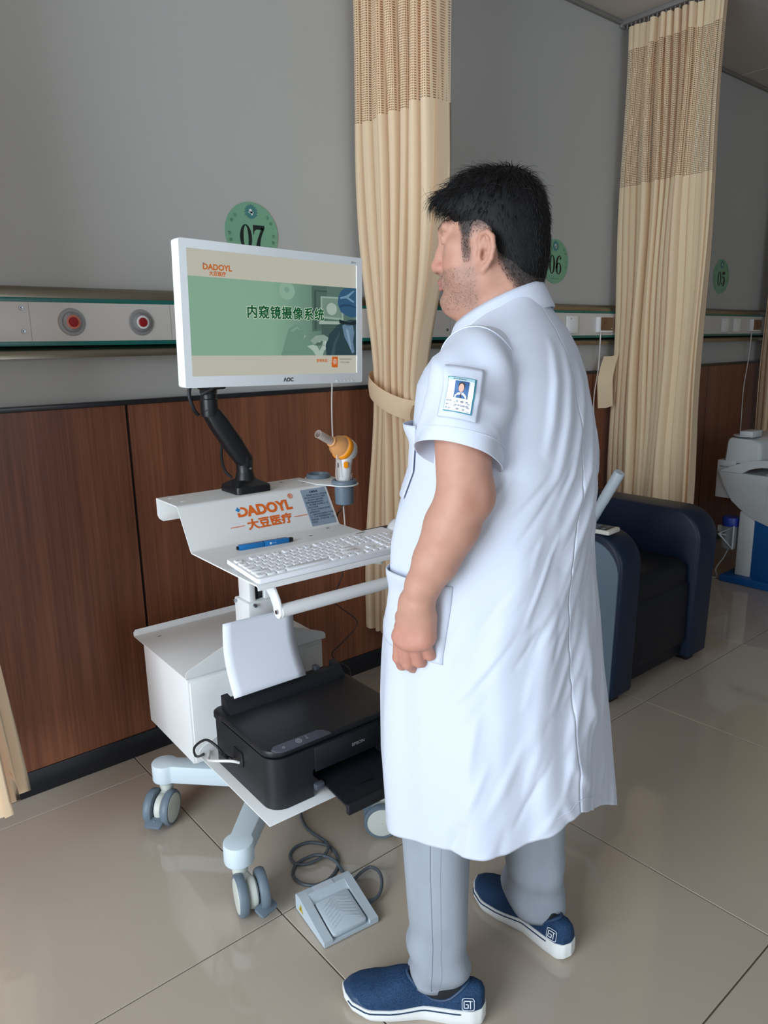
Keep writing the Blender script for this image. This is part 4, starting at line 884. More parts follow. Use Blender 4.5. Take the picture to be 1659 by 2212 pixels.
MB().box((.018, .0+.0, .47), (.0, .0, .0)).v and None
MB().prism(rrect(.15, .20, .004, 3, .045, .47), .002, YZ(-.0065)).build('service_panel', mat('machine_panel', (198, 204, 207), .4), mc)
def rim(x, t):
    o = [(1.889, .611), (1.795, .656), (1.74, .676), (1.686, .689), (1.6, .694), (1.4, .68), (1.2, .64), (1.1, .611)]
    i = [(1.76, .611), (1.735, .63), (1.695, .645), (1.66, .652), (1.6, .656), (1.4, .648), (1.22, .625), (1.16, .611)]
    n = len(o); mb = MB(); V = [(x, y-1.5, z) for y, z in o+i]+[(x+t, y-1.5, z) for y, z in o+i]; fs = []
    for k in range(n-1):
        fs += [[k, k+1, n+k+1, n+k], [2*n+k, 3*n+k, 3*n+k+1, 2*n+k+1], [k, 2*n+k, 2*n+k+1, k+1], [n+k, n+k+1, 3*n+k+1, 3*n+k]]
    return mb.add(V, fs)
rim(.0, .045).build('handle_rim', MWH, mc, recalc=True, angle=30); rim(.4, .045).build('handle_rim', MWH, mc, recalc=True, angle=30)
MB().box((.22, -.1, .605), (.38, .5, .02), .004).build('work_tray', mat('machine_tray_grey', (168, 176, 182), .4), mc)
pb = MB(); R = []
for x, s in ((0, .86), (.012, .97), (.03, 1), (.42, 1), (.45, .97)):
    prof = [(1.885, .66), (1.875, .775), (1.868, .79), (1.855, .797)]+[(1.735-.045*math.sin(a), .752+.04*math.cos(a)) for a in np.linspace(0, PI/2, 8)]+[(1.684, .66)]
    R.append([(.03+x, (y-1.783)*s+.283, .66+(z-.66)*(.9+.1*s)) for y, z in prof])
pb.rings(R).build('printer_hood', MWH, mc, angle=40, recalc=True)
MB().box((.12, .285, .815), (.12, .07, .035), .004).build('control_box', MWH, mc); MB().lathe([(.0001, .0), (.05, .004), (.062, .01), (.06, .013), (.045, .008), (.0001, .005)], (.09, .3, .796), (0, 0, 1), 28).build('dish', MWH, mc, recalc=True)
MB().tube([(.2, .2, .80), (.3, .1, .83), (.42, -.02, .8)], .006, 8, smooth=6).build('hose', mat('dark_hose', (60, 46, 40), .5), mc)
bx = MB().box((.07, .36, .565), (.1, .10, .21), .003).build('side_box', MWH, mc)
MB().prism(circ(.017, 24, .335, .565), .001, YZ(.019)).build('round_badge', mat('badge_dark', (40, 44, 46), .5), bx)
MB().text('MEDICAL', .013, fr((.0192, .395, .63), (0, -1, 0), (0, 0, 1))).build('box_lettering', mat('badge_dark', (40, 44, 46), .5), bx, angle=0)
bo = thing('collection_jar', 'clear collection jar with blue lid hooked on the white machine column', 'jar', (4.03, 1.81, .18))
JAR = mat('frosted_jar', (176, 190, 200), .2, alpha=.5)
MB().lathe([(.0001, 0), (.040, 0), (.044, .006), (.044, .13), (.042, .134)], (0, 0, 0), (0, 0, 1), 30).build('jar_body', JAR, bo, recalc=True)
MB().lathe([(.042, .126), (.0465, .128), (.0465, .172), (.043, .178), (.0001, .178)], (0, 0, 0), (0, 0, 1), 30).build('blue_lid', mat('lid_blue', (34, 62, 160), .35), bo, recalc=True)
MB().tube([(-.046, .0, .08), (-.05, .045, .08), (-.05, -.04, .135), (-.05, -.04, .008), (-.05, .04, .08)], .006, 8).build('bracket', MWH, bo)
MB().box((0, .055, .1), (.02, .03, .04), .004).build('clip', MWH, bo)
wire('drain_tube', 'clear drain tube looping down under the blue-lidded jar', [(4.03, 1.81, .18), (4.02, 1.83, .12), (4.0, 1.86, .05), (3.98, 1.84, .012), (3.96, 1.86, .006)], .004, mat('clear_hose', (190, 196, 200), .25, alpha=.55), 'tube')
# ================================================================ the man in the white coat
def surface_nets(F, org, h):
    S = F < 0; nx, ny, nz = F.shape
    a = S[:-1, :-1, :-1]; cnt = np.zeros(a.shape, np.uint8)
    offs = [(i, j, k) for i in (0, 1) for j in (0, 1) for k in (0, 1)]
    for i, j, k in offs: cnt += S[i:nx-1+i, j:ny-1+j, k:nz-1+k]
    act = np.argwhere((cnt > 0) & (cnt < 8)); del cnt
    vals = {o: F[act[:, 0]+o[0], act[:, 1]+o[1], act[:, 2]+o[2]] for o in offs}
    acc = np.zeros((len(act), 3)); n = np.zeros(len(act))
    for o in offs:
        for ax in range(3):
            if o[ax]: continue
            o2 = tuple(1 if q == ax else o[q] for q in range(3)); va, vb = vals[o], vals[o2]
            m_ = (va < 0) != (vb < 0); t = np.where(m_, va/np.where(m_, va-vb, 1), 0)
            p = np.array(o, float)[None].repeat(len(act), 0); p[:, ax] += t
            acc += p*m_[:, None]; n += m_
    V = (act+acc/n[:, None])*h+np.array(org)
    cell = np.array([(ny-1)*(nz-1), nz-1, 1]); ids = act@cell
    Fs = []
    for ax in range(3):
        b, c = (ax+1) % 3, (ax+2) % 3
        sl0 = [slice(None)]*3; sl1 = [slice(None)]*3; sl0[ax] = slice(0, -1); sl1[ax] = slice(1, None)
        A, B = S[tuple(sl0)], S[tuple(sl1)]; E = np.argwhere(A != B); 
        ok = (E[:, b] > 0) & (E[:, c] > 0) & (E[:, b] < F.shape[b]-1) & (E[:, c] < F.shape[c]-1); E = E[ok]; ins = A[E[:, 0], E[:, 1], E[:, 2]]
        q = []
        for db, dc in ((-1, -1), (0, -1), (0, 0), (-1, 0)):
            e = E.copy(); e[:, b] += db; e[:, c] += dc; q.append(np.searchsorted(ids, e@cell))
        q = np.stack(q, 1); q[~ins] = q[~ins][:, ::-1]; Fs.append(q)
    return V, np.concatenate(Fs)
class SDF:
    def __init__(s, lo, hi, h):
        s.h = h; s.o = np.array(lo, float); s.n = np.ceil((np.array(hi)-s.o)/h).astype(int)+1; s.F = np.full(s.n, .04, np.float32); s.M = Matrix.Identity(4); s.S = (1, 1, 1); s.rs = 1
    def _loc(s, lo, hi):
        a = np.clip(((np.array(lo)-s.o)/s.h).astype(int)-1, 0, s.n-1); b = np.clip(((np.array(hi)-s.o)/s.h).astype(int)+2, 1, s.n)
        ax = [s.o[i]+s.h*np.arange(a[i], b[i]) for i in range(3)]
        return tuple(slice(a[i], b[i]) for i in range(3)), ax
    def _op(s, sl, d, k, sub):
        f = s.F[sl]; d = d.astype(np.float32)
        if sub:
            h_ = np.maximum(k-np.abs(f+d), 0)/k if k else 0; s.F[sl] = np.maximum(f, -d)+(h_*h_*k*.25 if k else 0)
        else:
            h_ = np.maximum(k-np.abs(f-d), 0)/k if k else 0; s.F[sl] = np.minimum(f, d)-(h_*h_*k*.25 if k else 0)
    def P(s, p): return np.array(s.M @ Vector([p[i]*s.S[i] for i in range(3)]))
    def cap(s, a, b, r1, r2=None, k=.01, sub=False):
        a, b = s.P(a), s.P(b); r2 = r1 if r2 is None else r2; r1, r2, k = r1*s.rs, r2*s.rs, k*s.rs; m_ = max(r1, r2)+k+3*s.h
        sl, (X, Y, Z) = s._loc(np.minimum(a, b)-m_, np.maximum(a, b)+m_)
        X, Y, Z = X[:, None, None]-a[0], Y[None, :, None]-a[1], Z[None, None, :]-a[2]; ba = b-a
        t = np.clip((X*ba[0]+Y*ba[1]+Z*ba[2])/max(ba@ba, 1e-9), 0, 1)
        d = np.sqrt((X-t*ba[0])**2+(Y-t*ba[1])**2+(Z-t*ba[2])**2)-(r1+(r2-r1)*t); s._op(sl, d, k, sub)
    def chain(s, P, R, k=.01):
        for i in range(len(P)-1): s.cap(P[i], P[i+1], R[i], R[i+1], k)
    def ell(s, c, r, k=.01, sub=False, rot=None):
        c = s.P(c); r = [r[i]*s.S[i] for i in range(3)]; A = np.array((s.M.to_3x3() @ (rot or Matrix.Identity(3)))); m_ = max(r)+k+3*s.h
        sl, (X, Y, Z) = s._loc(c-m_, c+m_); X, Y, Z = X[:, None, None]-c[0], Y[None, :, None]-c[1], Z[None, None, :]-c[2]
        q = [X*A[0, i]+Y*A[1, i]+Z*A[2, i] for i in range(3)]
        k0 = np.sqrt(sum((q[i]/r[i])**2 for i in range(3))); k1 = np.sqrt(sum((q[i]/r[i]**2)**2 for i in range(3)))
        s._op(sl, k0*(k0-1)/np.maximum(k1, 1e-6), k, sub)
    def mesh(s): return surface_nets(s.F, s.o, s.h)
def np_mesh(name, V, Q, m, parent, col=None):
    me = bpy.data.meshes.new(name); nv, nf = len(V), len(Q)
    me.vertices.add(nv); me.vertices.foreach_set('co', np.asarray(V, np.float32).ravel()); me.loops.add(nf*4); me.loops.foreach_set('vertex_index', np.asarray(Q, np.int32).ravel())
    me.polygons.add(nf); me.polygons.foreach_set('loop_start', np.arange(nf, dtype=np.int32)*4); me.update(calc_edges=True); me.validate()
    me.polygons.foreach_set('use_smooth', [True]*nf)
    if col is not None:
        ca = me.color_attributes.new('tone', 'FLOAT_COLOR', 'POINT'); ca.data.foreach_set('color', np.concatenate([col, np.ones((nv, 1))], 1).astype(np.float32).ravel())
    me.materials.append(m); o = bpy.data.objects.new(name, me); COL.objects.link(o); o.parent = parent; return o

PR_ = Vector((1.032, .91, 0)); PA = math.radians(118.2)
man = thing('person', 'man in a knee-length white short-sleeved coat and grey jeans facing the monitor', 'person', PR_, PA)
PINV = (Matrix.Translation(PR_) @ Matrix.Rotation(PA, 4, 'Z')).inverted()
toL = lambda p: PINV @ Vector(p)

# ---- body: head, neck, torso, arms and hands in one surface
H_ = .0023
B = SDF((-.2, -.50, .76), (.42, .34, 1.66), H_)
HC = Vector((.018, .002, 1.492)); HR = math.radians(6); HS = .89; HSV = (.815, .87, .94)
HM = Matrix.Translation(HC) @ Matrix.Rotation(HR, 4, 'Z') @ Matrix.Rotation(math.radians(2), 4, 'Y')
# torso
B.ell((-.02, 0, 1.2), (.105, .15, .17), .02); B.ell((.0, 0, 1.0), (.13, .165, .2), .03); B.ell((-.005, 0, .86), (.13, .17, .14), .03)
for s in (-1, 1): B.cap((-.03, 0, 1.345), (-.012, s*.14, 1.285), .045, .04, .04)
# neck
B.cap((-.02, .002, 1.45), (-.018, 0, 1.33), .053, .066, .02); B.cap((.015, .003, 1.40), (.02, 0, 1.33), .045, .052, .03)
B.cap((-.036, 0, 1.42), (-.048, 0, 1.35), .04, .05, .02)
# arms
SHL, ELL, WRL = (.0, .18, 1.27), (-.006, .236, 1.092), (.078, .236, .897)
B.chain([SHL, (.004, .212, 1.2), ELL], [.0465, .0465, .0435], .008)
B.chain([ELL, (.014, .24, 1.04), (.041, .24, .98), (.064, .238, .935), WRL], [.0435, .0445, .0375, .0295, .0255], .008)
B.ell((-.033, .234, 1.092), (.012, .018, .02), .03)
SHR, ELR, WRR = (0, -.18, 1.28), (.06, -.285, 1.075), (.25, -.375, .9)
B.chain([SHR, ELR], [.046, .045], .03); B.chain([ELR, (.12, -.315, 1.02), WRR], [.044, .045, .028], .02)
# hands
def hand(W, e, n, side, curl, thumb, mcp=None):
    e = Vector(e).normalized(); n = Vector(n); n = (n-e*n.dot(e)).normalized(); p = e.cross(n)*side; hs0 = .92; B.rs = .9
    Q = lambda a, b, c: Vector(W)+e*a*hs0+p*b*.84+n*c
    kn = [(.072, -.028, .001), (.076, -.008, .003), (.071, .012, .002), (.062, .030, -.002)]
    ln = [(.047, .029, .022), (.051, .032, .023), (.048, .030, .022), (.040, .025, .020)]
    for i, (a, b, c) in enumerate(kn):
        B.cap(Q(-.004, b*.5, -.001), Q(a, b, c), .0205, .0138, .016)
        B.ell(Q(a-.002, b, c+.001), (.0128,)*3, .01)
    B.cap(Q(.02, -.01, -.012), Q(.06, .0, -.012), .02, .016, .016); B.cap(Q(.02, .022, -.01), Q(.055, .03, -.012), .019, .015, .014)
    for i, (a, b, c) in enumerate(kn):
        P0 = Q(a, b, c); ang = 0; P = [P0]
        for j in range(3):
            ang += curl[i][j]; d_ = e*math.cos(ang)-n*math.sin(ang)+p*(.04*(1.5-i)*-1); P.append(P[-1]+d_*ln[i][j]*hs0)
        r = [.0128, .0121, .0112, .0092]; r = [x*(.88 if i == 3 else 1) for x in r]
        B.chain(P, r, .0035)
    B.chain([Q(.012, -.02, -.012), Q(.042, -.042, thumb), Q(.068, -.05, thumb-.006), Q(.09, -.046, thumb-.012)], [.02, .0145, .0115, .0095], .008); B.rs = 1
R_ = math.radians
hand(WRL, (.13, -.005, -.99), (.26, .965, .03), -1, [(R_(10), R_(28), R_(25)), (R_(16), R_(36), R_(30)), (R_(24), R_(44), R_(36)), (R_(30), R_(52), R_(42))], -.02)
hand(WRR, (.93, -.33, -.28), (.2, -.1, .95), 1, [(R_(20), R_(18), R_(15))]*4, -.012)
# head
B.M = HM; B.S = HSV; B.rs = HS
B.ell((-.014, 0, .036), (.101, .0785, .089), .01)
B.ell((.03, 0, -.022), (.068, .066, .088), .03)
for s in (-1, 1):
    B.cap((.0, s*.052, -.054), (.066, s*.018, -.086), .027, .022, .03)          # jaw
    B.ell((.05, s*.037, -.035), (.036, .03, .04), .025)                        # cheek
    B.cap((.083, s*.048, .038), (.098, s*.012, .036), .009, .009, .018)        # brow
    B.ell((.055, s*.056, .0), (.022, .016, .014), .02)                         # cheekbone
B.ell((-.075, 0, -.01), (.04, .055, .05), .03)
B.ell((.084, 0, -.09), (.02, .022, .015), .018)                               # chin
B.ell((.05, 0, -.104), (.045, .035, .02), .03)
for s in (-1, 1): B.ell((.108, s*.033, .017), (.02, .02, .012), .014, sub=True)
for s in (-1, 1):
    B.ell((.083, s*.033, .017), (.0145, .0165, .0125), .005)                   # eyeball with lid
    B.cap((.0965, s*.023, .0215), (.0915, s*.046, .0195), .0032, .0028, .003)    # upper lid
    B.cap((.0955, s*.024, .010), (.0905, s*.045, .011), .0028, .0025, .003)
B.chain([(.094, 0, .026), (.104, 0, -.005), (.113, 0, -.026), (.1135, 0, -.030)], [.0105, .0098, .011, .010], .012)
for s in (-1, 1): B.ell((.1035, s*.0130, -.032), (.0125, .0085, .0085), .006)
for s in (-1, 1): B.ell((.106, s*.007, -.0415), (.006, .0042, .005), .004, sub=True)
B.ell((.094, 0, -.056), (.014, .022, .013), .014)                               # muzzle
B.cap((.0945, -.019, -.062), (.1075, 0, -.0565), .0045, .0058, .004); B.cap((.0945, .019, -.062), (.1075, 0, -.0565), .0045, .0058, .004)
B.cap((.0925, -.017, -.0655), (.1045, 0, -.0685), .005, .0072, .004); B.cap((.0925, .017, -.0655), (.1045, 0, -.0685), .005, .0072, .004)
B.cap((.104, -.02, -.063), (.104, .02, -.063), .0013, .0013, .003, sub=True)
B.ell((.102, 0, -.078), (.008, .016, .005), .008, sub=True)
# ears
for s in (-1, 1):
    er = Matrix.Rotation(s*R_(-24), 3, 'Z') @ Matrix.Rotation(R_(-12), 3, 'Y')
    E = lambda x, y, z: Vector((-.006, s*.074, -.016))+er @ Vector((x, s*y, z))
    B.ell(E(-.006, .006, .002), (.0195, .006, .032), .008, rot=er)
    hel = [(.012, .006, .004), (.0155, .008, .016), (.009, .012, .03), (-.006, .014, .0345), (-.0195, .0145, .027), (-.0255, .0145, .01), (-.0225, .013, -.008), (-.013, .011, -.022), (-.004, .009, -.031)]
    B.ell(E(-.003, .0135, .006), (.0125, .0085, .0185), .003, sub=True, rot=er)
    B.chain([E(*q) for q in hel], [.0036, .0042, .0048, .005, .005, .0048, .0046, .005, .0065], .002)
    B.ell(E(.0, .009, -.028), (.0085, .0055, .0095), .006, rot=er)
    B.chain([E(-.004, .011, .025), (E(-.014, .0125, .014)), E(-.0145, .0125, 0), E(-.007, .011, -.012)], [.003, .0036, .0038, .0036], .004)
    B.ell(E(.001, .0095, -.004), (.0085, .0105, .0105), .0025, sub=True, rot=er)
    B.ell(E(.0105, .0075, -.003), (.0045, .0045, .007), .004, rot=er)
B.M = Matrix.Identity(4); B.S = (1, 1, 1); B.rs = 1
V, Q = B.mesh()
# skin tones: beard shadow, clipped sides, brows, lips
HI = np.array(HM.inverted()); U = (V@HI[:3, :3].T+HI[:3, 3])/np.array(HSV)
x, y, z = U.T; ya = np.abs(y)
skin = np.array(lin((184, 138, 119))); col = np.tile(skin, (len(V), 1))
rng = np.random.RandomState(2); nz_ = rng.rand(len(V))
def blend(c, w_):
    global col; w_ = np.clip(w_, 0, 1)[:, None]; col = col*(1-w_)+np.array(lin(c))*w_
head = (V[:, 2] > 1.34)*1.0
blend((186, 124, 106), .5*head*np.exp(-((x-.1)/.03)**2-((z+.03)/.02)**2))
beard = head*sstep(.02, .045, x+.35*(-z-.05))*sstep(-.028, -.05, z)*sstep(-.125, -.1, z)*(1-.35*sstep(.03, .0, x))
beard2 = head*sstep(.0, .03, x)*sstep(-.03, -.045, z)*sstep(-.115, -.095, z)
blend((136, 106, 92), .5*np.maximum(beard, beard2)); blend((88, 72, 66), (nz_ > .8)*.25*np.maximum(beard, beard2))
blend((88, 72, 66), head*.6*(nz_ > .45)*np.exp(-((z+.0475)/.0055)**2)*(x > .085)*(ya < .024))            # moustache
lips = head*(ya < .02)*(x > .094)*np.maximum(np.exp(-((z+.0575)/.004)**2), np.exp(-((z+.0685)/.005)**2)); blend((172, 112, 104), lips)
brow = head*np.exp(-((z-.0415-.05*(ya-.03)*(ya < .05))/.0052)**2)*sstep(.0, .012, ya-.006)*sstep(.058, .048, ya)*(x > .06); blend((40, 32, 30), brow*.9)
# clipped hair on sides and nape
onear = (ya > .0775)*(np.abs(x+.008) < .036)*(z > -.06)*(z < .014)
zlo = np.interp(x, [-.12, -.075, -.05, -.03, -.02, .02, .03, .042, .055, .07], [-.108, -.096, -.066, -.036, .02, .022, -.0, .0, .045, .075])
side = head*sstep(zlo-.012, zlo+.02, z)*sstep(.062, .05, x)*(.8+.2*sstep(-.01, .03, z-zlo))
burn = head*np.exp(-((x-.036-.05*z)/.0095)**4)*sstep(-.042, -.01, z)*sstep(.06, .02, z)*(ya > .045)*.8
fade = np.maximum(side, burn)*(1-onear)
blend((38, 35, 35), fade*(.9+.1*nz_))
blend((140, 88, 74), .5*np.exp(-((V[:, 2]-1.09)/.02)**2-((V[:, 0]+.028)/.016)**2)*(V[:, 1] > .2))        # elbow
hz = (V[:, 1] > .15)*(V[:, 2] < .9); blend((182, 120, 104), .5*hz*sstep(.88, .84, V[:, 2]))
SKIN = mat('skin', (214, 170, 148), .5, spec=.4, attr='tone', noise=(60, .05), sss=.12, bump=(500, .08))
body = np_mesh('body', V, Q, SKIN, man, col)
for s in (-1, 1):
    c = HM @ Vector((.0835*HSV[0], s*.033*HSV[1], .0155*HSV[2])); r = .0128*HS
    e = MB().lathe([(r*math.sin(a), r*math.cos(a)) for a in np.linspace(.42, PI-.01, 14)], c, (1, s*.12, 0), 24).build('eyeball', mat('eye_white', (226, 220, 214), .2), man)
    MB().lathe([(.0001, r*1.01), (r*.4, r*.93)], c, (1, s*.12, 0), 20).build('iris', mat('iris_dark', (34, 24, 20), .15), e)

# ---- hair: solid cap under combed strands
C = SDF(tuple(HC-Vector((.15, .12, .12))), tuple(HC+Vector((.15, .12, .17))), .0022); C.M = HM; C.S = HSV; C.rs = HS
C.ell((-.018, 0, .042), (.1005, .0785, .0925), .01); C.ell((-.045, 0, .05), (.076, .078, .082), .02); C.ell((.03, .0, .074), (.068, .066, .058), .03); C.ell((-.07, 0, -.002), (.053, .067, .088), .03); C.ell((-.082, 0, -.03), (.036, .05, .05), .03)
C.chain([(.06, .05, .072), (.09, .02, .08), (.088, -.03, .082)], [.022, .021, .022], .015)
C.ell((.128, 0, -.003), (.078, .14, .085), .012, sub=True)            # forehead and face
for s in (-1, 1):
    C.ell((.03, s*.105, -.052), (.085, .042, .100), .014, sub=True, rot=Matrix.Rotation(R_(0), 3, 'Y'))     # short clipped sides
    C.ell((-.02, s*.105, -.075), (.05, .042, .085), .012, sub=True)
    C.ell((.064, s*.09, .0), (.036, .035, .06), .01, sub=True)
C.ell((-.02, 0, -.118), (.06, .12, .06), .01, sub=True)
Vh, Qh = C.mesh()
HAIR = mat('black_hair', (13, 12, 13), .62, spec=.25, bump=(140, .5, (1, 1, .25)))
hair = np_mesh('hair', Vh, Qh, HAIR, man)
me = hair.data; Nn = np.zeros(len(me.vertices)*3); me.vertices.foreach_get('normal', Nn); Nn = Nn.reshape(-1, 3); Pn = np.zeros(len(me.vertices)*3); me.vertices.foreach_get('co', Pn); Pn = Pn.reshape(-1, 3)
Uh = (Pn@HI[:3, :3].T+HI[:3, 3])/np.array(HSV)
cr_ = HM @ Vector((-.043, .0, .122)); mb = MB(); rs = np.random.RandomState(11)
outer = [i for i in range(len(Pn)) if (Pn[i]-np.array(HC))@Nn[i] > .02]
for i in rs.choice(outer, 8000):
    p = Vector(Pn[i]); n_ = Vector(Nn[i]); ux, uy, uz = Uh[i]
    flow = p-cr_; flow -= n_*flow.dot(n_)
    if flow.length < 1e-4: continue
    flow = flow.normalized()+Vector(rs.randn(3)*.35); top = sstep(.06, .12, uz)
    front = sstep(.03, .08, ux)
    L = (.012+.016*rs.rand())*(.75+.6*top+.5*front); lift = (.10+.25*rs.rand())*(.5+.9*top)
    if uz < .035: L = .010+.008*rs.rand(); lift *= .3; flow = flow+Vector((-.15, 0, -.6))
    flow = (flow+n_*lift+Vector((0, 0, -.25*front))).normalized(); w0 = .00055+.0004*rs.rand()
    side_ = flow.cross(n_).normalized(); P = [p-n_*.001]; d_ = flow
    for k in range(3):
        P.append(P[-1]+d_*L/3); d_ = (d_-n_*.30+Vector((0, 0, -.12))+side_*rs.randn()*.15).normalized()
    rg = []
    for k, q in enumerate(P):
        w_ = w0*(1-k/3.15); rg.append([q+side_*w_, q+n_*w_*.9, q-side_*w_])
    mb.rings(rg, False, False)
hs_ = mb.build('hair_strands', mat('black_hair_strand', (14, 13, 14), .45, spec=.4), hair, angle=0); hs_['kind'] = 'stuff'
# short clipped stubble hairs on the sides and nape
mb = MB(); cand = np.where((fade > .25))[0]
bn = np.zeros(len(body.data.vertices)*3); body.data.vertices.foreach_get('normal', bn); bn = bn.reshape(-1, 3)
for i in rs.choice(np.where(np.maximum(beard, beard2) > .5)[0], 900):
    p = Vector(V[i]); n_ = Vector(bn[i]); d_ = (n_*.6+Vector((.1, 0, -.6))+Vector(rs.randn(3)*.4)).normalized(); s_ = d_.cross(n_).normalized(); L = .0012+.0014*rs.rand()
    mb.add([p+s_*.0003, p-s_*.0003, p+d_*L], [[0, 1, 2]])
for i in rs.choice(cand, 11000):
    p = Vector(V[i]); n_ = Vector(bn[i]); d_ = (n_*.45+Vector((-.25, 0, -.75))+Vector(rs.randn(3)*.25)).normalized(); s_ = d_.cross(n_).normalized(); L = .003+.003*rs.rand()
    mb.add([p+s_*.0003, p-s_*.0003, p+d_*L], [[0, 1, 2]])
o = mb.build('clipped_hair', mat('clipped_hair', (34, 31, 31), .5), hair, angle=0); o['kind'] = 'stuff'

# ---- coat: cross-sections (z, centre x, half width, half depth, turn in degrees)
CT = np.array([
 (1.432, -.012, .066, .056, 0), (1.415, -.012, .076, .062, 0), (1.395, -.011, .102, .074, 0), (1.372, -.008, .133, .095, 0), (1.35, -.006, .156, .114, 0), (1.317, -.009, .178, .129, 0), (1.267, -.011, .190, .145, 0),
 (1.2, -.014, .196, .155, 0), (1.11, -.0146, .200, .163, 0), (1.04, -.003, .203, .174, -3), (.977, .001, .207, .179, -6), (.884, -.001, .213, .184, -9), (.808, .002, .218, .198, -11), (.639, -.004, .232, .211, -12), (.536, -.009, .240, .216, -12), (.43, -.019, .246, .217, -12), (.30, -.028, .252, .219, -12)])[::-1]
FOLDS = []
def fold(t0, z0, t1, z1, a, w_): FOLDS.append((math.radians(t0), z0, math.radians(t1), z1, a, w_))
# pulled folds from the shoulder blade and back towards the left elbow
for q in ((172, 1.30, 140, 1.02, .006, .012), (183, 1.25, 146, .98, .0065, .013), (192, 1.18, 152, .95, .006, .014), (158, 1.33, 134, 1.08, .005, .011), (200, 1.1, 160, .9, .005, .016), (146, 1.34, 128, 1.14, .005, .01),
          (178, 1.12, 150, .9, .004, .01), (165, 1.22, 143, 1.04, -.004, .009), (187, 1.06, 168, .86, -.004, .012), (205, 1.24, 180, 1.06, .004, .012),
          (128, 1.0, 108, .72, .005, .02), (150, .95, 132, .6, .006, .02), (170, .84, 150, .5, .007, .02), (118, .9, 122, .45, .006, .022), (138, .7, 144, .34, .009, .022), (160, .66, 162, .34, .01, .02), (174, .8, 165, .56, .006, .013), (104, .8, 108, .34, .007, .024),
          (82, .9, 86, .34, .006, .026), (60, .85, 62, .34, .007, .028), (168, .72, 178, .62, .006, .012), (148, .55, 158, .48, .004, .008), (152, .62, 172, .52, .004, .009), (40, 1.05, 52, .8, .006, .02), (20, .9, 24, .34, .006, .03), (70, 1.02, 92, .9, .004, .015),
          (210, .7, 206, .34, .004, .025), (235, .9, 232, .34, .005, .03), (262, .9, 262, .34, .008, .03), (300, .9, 300, .34, .008, .03), (335, .9, 335, .34, .006, .03)): fold(*q)
rf = np.random.RandomState(4)
for k in range(130):
    t0 = rf.uniform(95, 205); z0 = rf.uniform(.42, 1.2); fold(t0, z0, t0-rf.uniform(4, 22), z0-rf.uniform(.06, .16), rf.uniform(-.0022, .003), rf.uniform(.003, .0065))
def coat_pt(th, z, off=0, cz=None):
    th = np.asarray(th, float); z = np.asarray(z, float); zz = CT[:, 0]
    xc, a, b, ro = [np.interp(z, zz, CT[:, i]) for i in (1, 2, 3, 4)]; ro = np.radians(ro)
    e = 2/2.25; ct, st = np.cos(th), np.sin(th)
    lx = b*np.sign(ct)*np.abs(ct)**e; ly = a*np.sign(st)*np.abs(st)**e
    r = np.hypot(lx, ly); d = np.zeros_like(r)+off
    fadez = sstep(1.40, 1.33, z)
    for t0, z0, t1, z1, A, w_ in FOLDS:
        ax, az = t0*.2, z0; bx, bz = t1*.2, z1; L2 = (bx-ax)**2+(bz-az)**2; u = ((th*.2-ax)*(bx-ax)+(z-az)*(bz-az))/L2
        uc = np.clip(u, 0, 1); dd = np.hypot(th*.2-(ax+(bx-ax)*uc), z-(az+(bz-az)*uc)); s_ = (th*.2-ax)*(bz-az)-(z-az)*(bx-ax)
        d = d+fadez*A*1.3*np.exp(-(dd/np.where(s_ > 0, w_, w_*1.7))**2)*np.where((z1 < .4), sstep(-.05, .4, u), np.sin(PI*np.clip(u, 0, 1))**.7)
    d = d+.0016*np.sin(th*9+z*7)*sstep(1.3, 1.0, z)+.006*np.sin(th*7+1.3)*sstep(.8, .35, z)
    f_ = 1+d/np.maximum(r, .03); lx, ly = lx*f_, ly*f_
    x_ = xc+lx*np.cos(ro)-ly*np.sin(ro); y_ = lx*np.sin(ro)+ly*np.cos(ro)
    z = z-sstep(1.22, 1.40, z)*.031*(1+.95*ct)
    return np.stack(np.broadcast_arrays(x_, y_, z), -1)
COAT = mat("coat_white", (205, 211, 225), .75, spec=.2, sheen=.1, bump=(420, .12), noise=(5, .012))
_ct = COAT
translucent(COAT, (232, 236, 246), .08)
def grid_obj(name, Vg, m, parent, closed=False, thick=0):
    r, c, _ = Vg.shape; mb = MB(); mb.add(Vg.reshape(-1, 3), [[i*c+j, i*c+j+1, (i+1)*c+j+1, (i+1)*c+j] for i in range(r-1) for j in range(c-1)]); o = mb.build(name, m, parent, angle=0)
    if thick: md = o.modifiers.new('thick', 'SOLIDIFY'); md.thickness = thick; md.offset = -1
    return o
hem = lambda th: .04+np.where(np.mod(th, 2*PI) <= math.radians(158.0005), np.interp(np.degrees(np.mod(th, 2*PI)), [0, 30, 60, 90, 120, 150, 180], [.33, .335, .375, .405, .42, .46, .51]), np.interp(np.degrees(np.mod(th, 2*PI)), [158, 190, 215, 270, 330, 360], [.475, .395, .325, .35, .345, .33]))
NT, NZ = 300, 230
TS = math.radians(158); th = np.linspace(TS, TS+2*PI, NT)          # opens at the centre back slit
thw = np.mod(th, 2*PI)
rows_v = []
hv = hem(thw); hv[-1] = hv[-2]
for i in range(NZ):
    t = i/(NZ-1); ztop = 1.43-.045*sstep(PI*.55, 0, np.abs(np.where(thw > PI, 2*PI-thw, thw))); zt = ztop-t*(ztop-hv); p = coat_pt(thw, zt)
    # slit: right flap swings out and hangs lower, left edge tucks in
    w1 = np.exp(-((th-TS-.35)/.6)**2)*sstep(.80, .42, zt); w2_ = np.exp(-((th-TS-2*PI)/.2)**2)*sstep(.80, .42, zt)
    p[:, 0] += .006*w1; p[:, 0] += .005*w2_
    rows_v.append(p)
coat = grid_obj('coat', np.array(rows_v), COAT, man, thick=.0016)
